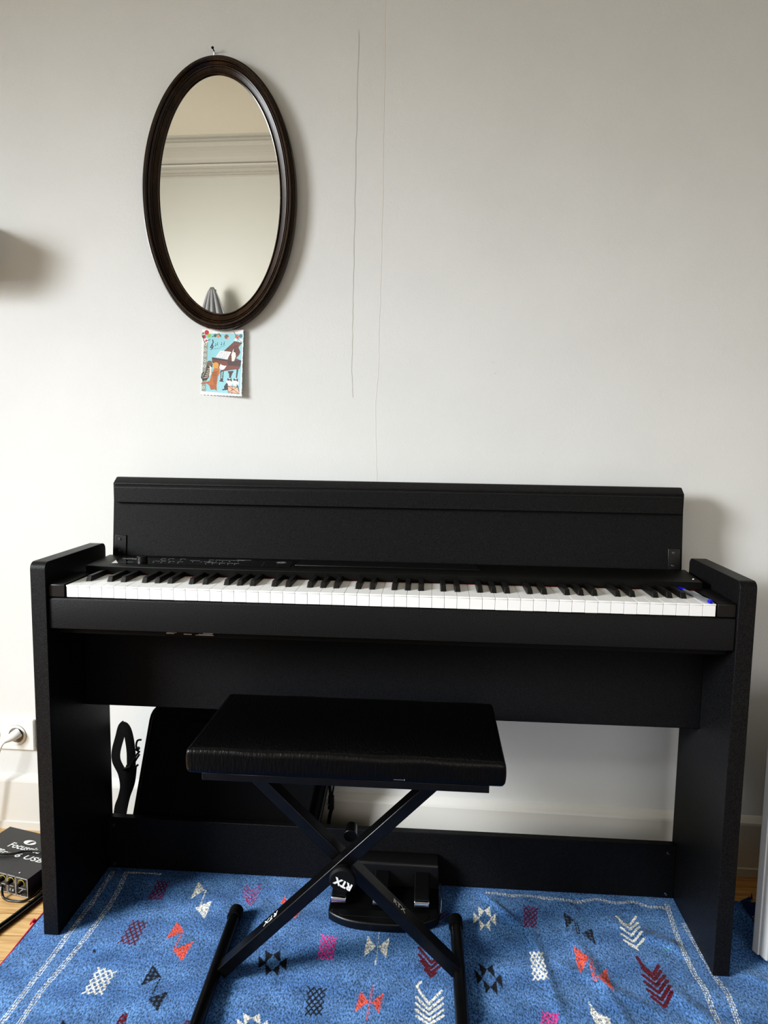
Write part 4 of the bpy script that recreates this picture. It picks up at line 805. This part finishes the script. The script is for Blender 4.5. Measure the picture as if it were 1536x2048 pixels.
bm = bmesh.new(); tube(bm, [(-.42, .12, .02), (-.345, .165, .040), (-.300, .178, TP+.0045), (-.25, .186, TP+.0042), (-.208, .189, TP+.0042), (-.175, .195, TP+.0042), (-.157, .2055, TP+.0042), (-.122, .2085, TP+.0042), (-.090, .208, TP+.0042), (-.066, .209, TP+.0038), (-.048, .214, .034), (-.032, .230, .026), (-.014, .266, .016), (.02, .280, .008)], .0024)
tag(obj('audio_cable', bm, 'cable_black', None, smooth=True), 'thin grey-black cable lying across the top of the audio interface', 'cable')
for (dx, dy, lab) in ((0, 0, 'thick black cable on the wooden floor, the one nearer the audio interface'), (.0096, -.0030, 'thick black cable on the wooden floor, the one nearer the rug')):
    bm = bmesh.new(); tube(bm, [(x+dx*k, y+dy*k, CF+.0045) for x, y, k in ((-.215, -.20, 3), (-.135, -.06, 1.8), (-.104, .016, 1.2), (-.090, .059, 1.1), (-.074, .118, 1), (-.0680, .150, 1), (-.0638, .190, 1), (-.0570, .236, 1), (-.052, .262, 1))], .0042)
    tag(obj('power_cable', bm, 'cable_black', None, smooth=True), lab, 'cable', 'thick black cables on the floor')

# ------------------------------------------------------------------ soft case behind the piano
bg = thing('instrument_case', 'soft black instrument case leaning on the wall behind the piano, strap at its left', 'bag', (.30, .31, FLOOR))
def rpoly(P, r, n=6):
    out = []; P = [Vector(p) for p in P]
    for i, p in enumerate(P):
        a = (P[i-1]-p).normalized(); b = (P[(i+1) % len(P)]-p).normalized(); c0, c1 = p+a*r, p+b*r
        for k in range(n+1): t = k/n; q = c0*(1-t)**2+p*2*t*(1-t)+c1*t*t; out.append((q.x, q.y))
    return out
outl = rpoly([(.058, .004), (.500, .004), (.578, .392), (.132, .392)], .042)
obj('case_body', prism(bmesh.new(), outl, .262, .345, 'Y'), 'nylon', bg, bevel=.012, seg=4)
o2 = rpoly([(.150, .03), (.480, .03), (.548, .355), (.208, .355)], .03)
obj('front_pocket', prism(bmesh.new(), o2, .252, .264, 'Y'), 'nylon', bg, bevel=.006, seg=3)
bm = bmesh.new(); tube(bm, [(x, .264, z) for x, z in outl+[outl[0]]], .0028, n=6, k=0); obj('piping', bm, 'rubber', bg, smooth=True)
def ribbon(pts, w, th=.0022, tw=0):
    P = smooth_path(pts, 8); bm = bmesh.new(); prev = None
    for i, p in enumerate(P):
        d_ = (P[min(i+1, len(P)-1)]-P[max(i-1, 0)]).normalized(); n_ = Vector((0, 1, 0)); s_ = d_.cross(n_).normalized()
        s_ = (s_+Vector((0, tw, 0))).normalized()
        q = [bm.verts.new(p+s_*w/2*a+Vector((0, th/2*b, 0))) for a, b in ((-1, -1), (1, -1), (1, 1), (-1, 1))]
        if prev:
            for j in range(4): bm.faces.new((prev[j], prev[(j+1) % 4], q[(j+1) % 4], q[j]))
        else: bm.faces.new(q[::-1])
        prev = q
    bm.faces.new(prev); return bm
obj('strap', ribbon([(.0395, .320, .3145), (.031, .319, .305), (.0245, .318, .281), (.0150, .317, .245), (.0155, .317, .220), (.0285, .318, .189), (.0325, .319, .155), (.026, .320, .125), (.016, .320, .095), (.012, .32, .04), (.02, .32, .004)], .0215), 'nylon', bg)
obj('strap', ribbon([(.0330, .310, .3135), (.0430, .309, .3110), (.051, .308, .292), (.0565, .307, .253), (.0570, .306, .215)], .0215), 'nylon', bg)
obj('strap', ribbon([(.0600, .300, .218), (.0545, .299, .178), (.0420, .299, .142), (.0320, .300, .100), (.026, .301, .06), (.03, .302, .004)], .0265), 'nylon', bg)
bm = bmesh.new()
for pts in ([(.086, .30, .285), (.077, .299, .283), (.0735, .298, .270), (.078, .297, .258), (.083, .297, .256)], [(.081, .296, .256), (.074, .295, .247), (.064, .294, .229), (.058, .293, .217)], [(.066, .296, .222), (.052, .296, .2155), (.0445, .296, .211)], [(.078, .296, .224), (.068, .295, .214)], [(.082, .296, .250), (.073, .296, .236), (.066, .296, .224)]):
    tube(bm, pts, .0024, n=8, k=4)
cyl(bm, (.0780, .300, .2635), (.0780, .292, .2635), .0045, n=14)
cyl(bm, (.0445, .300, .2110), (.0445, .292, .2110), .0038, n=12)
obj('strap_hook', bm, 'plastic', bg, smooth=True)
bm = bmesh.new()
tube(bm, [(.545, .300, .215), (.542, .299, .19), (.5445, .298, .165)], .0036, n=8); tube(bm, [(.553, .30, .21), (.549, .299, .178), (.5455, .298, .16)], .002, n=8)
tube(bm, [(.5450, .298, .170), (.5465, .298, .155), (.5485, .298, .142), (.5440, .298, .125), (.5410, .298, .108), (.5390, .299, .085)], .0042, n=8)
cyl(bm, (.5455, .298, .168), (.5450, .298, .136), .0070, .0078, 12)
obj('strap_hook', bm, 'plastic', bg, smooth=True)
bm = bmesh.new(); cyl(bm, (.5395, .290, .1515), (.5395, .286, .1515), .0022, n=12); obj('rivet', bm, 'chrome', bg, smooth=True)

# ------------------------------------------------------------------ grey cloth hanging on the opposite wall (mirror only)
gx, gz = -.770, 1.925
bm = bmesh.new(); n_, m_ = 90, 30; V_ = []
for j in range(m_+1):
    t_ = j/m_; w_ = .008+.235*t_**.72; row = []
    for i in range(n_+1):
        s_ = -1+2*i/n_
        row.append(bm.verts.new((gx+.03*t_+s_*w_, YB+.12+(.05*math.sin(s_*13+1)+.10*(1-s_*s_))*t_**.5*.6, gz-.85*t_+.02*math.cos(s_*9)*t_)))
    V_.append(row)
for j in range(m_):
    for i in range(n_): bm.faces.new((V_[j][i], V_[j][i+1], V_[j+1][i+1], V_[j+1][i]))
gc = obj('grey_cloth', bm, 'grey_cloth', None, smooth=True); md = gc.modifiers.new('s', 'SOLIDIFY'); md.thickness = .006
tag(gc, 'grey cloth hanging to a peak, reflected at the bottom of the oval mirror', 'cloth')
cst = thing('coat_stand', 'coat stand under the grey cloth reflected in the oval mirror', 'coat stand', (gx, YB+.066, FLOOR))
bm = bmesh.new(); cyl(bm, (gx, YB+.066, FLOOR), (gx, YB+.066, FLOOR+.03), .062, .055, 40); obj('base', bm, 'walnut', cst, bevel=.004)
bm = bmesh.new(); cyl(bm, (gx, YB+.066, FLOOR+.03), (gx, YB+.066, gz-.002), .013, .006, 20); obj('pole', bm, 'walnut', cst, smooth=True)

# ------------------------------------------------------------------ light
def area(name, loc, target, sx, sy, power, color):
    l = bpy.data.lights.new(name, 'AREA'); l.shape = 'RECTANGLE'; l.size = sx; l.size_y = sy; l.energy = power; l.color = color
    o = bpy.data.objects.new(name, l); COL.objects.link(o); o.location = loc
    o.rotation_euler = (Vector(target)-Vector(loc)).to_track_quat('-Z', 'Y').to_euler(); return o
kl = area('window_and_fill_light', (-2.2, -1.7, 1.9), (1.05, .25, .0), 1.0, .9, 15.5, (.94, .975, 1)); kl.data.spread = math.radians(55)
k1 = area('window_and_fill_light', (-2.2, -1.6, 1.6), (.7, .2, .15), 1.0, 1.2, 15.5, (.94, .975, 1)); k1.data.spread = math.radians(75)
k2 = area('window_and_fill_light', (-1.9, -.6, 1.6), (-.6, -2.6, 1.45), .8, .8, 5.5, (1, .985, .95)); k2.data.spread = math.radians(60)  # added fill, brightens the opposite wall for the mirror
k4 = area('window_and_fill_light', (-2.0, -.9, 1.2), (-.5, -2.6, 1.7), 1.0, 1.2, 9, (1, .985, .95)); k4.data.spread = math.radians(85)  # second added fill for the opposite wall and cornice
k3 = area('window_and_fill_light', (1.5, -2.2, 1.0), (1.3, .3, .2), 1.0, .8, 1.3, (1, .975, .94)); k3.data.spread = math.radians(60)  # added soft front fill for the wall right of the piano, not a window
wd = bpy.data.worlds.new('room_ambient'); S.world = wd; wd.use_nodes = True
wd.node_tree.nodes['Background'].inputs[0].default_value = (1.0, .965, .90, 1); wd.node_tree.nodes['Background'].inputs[1].default_value = .50
S.view_settings.view_transform = 'Standard'; S.view_settings.look = 'None'; S.view_settings.exposure = 0; S.view_settings.gamma = 1
try:
    S.cycles.use_denoising = True; S.cycles.max_bounces = 8; S.cycles.diffuse_bounces = 4; S.cycles.caustics_reflective = False; S.cycles.caustics_refractive = False
except Exception: pass

# a little more contrast, like the phone picture
vs = S.view_settings; vs.use_curve_mapping = True; cm = vs.curve_mapping; cc = cm.curves[3]
for p_ in ((.012, .0045), (.04, .026), (.10, .088), (.30, .29), (.60, .62)): cc.points.new(*p_)
cm.update()
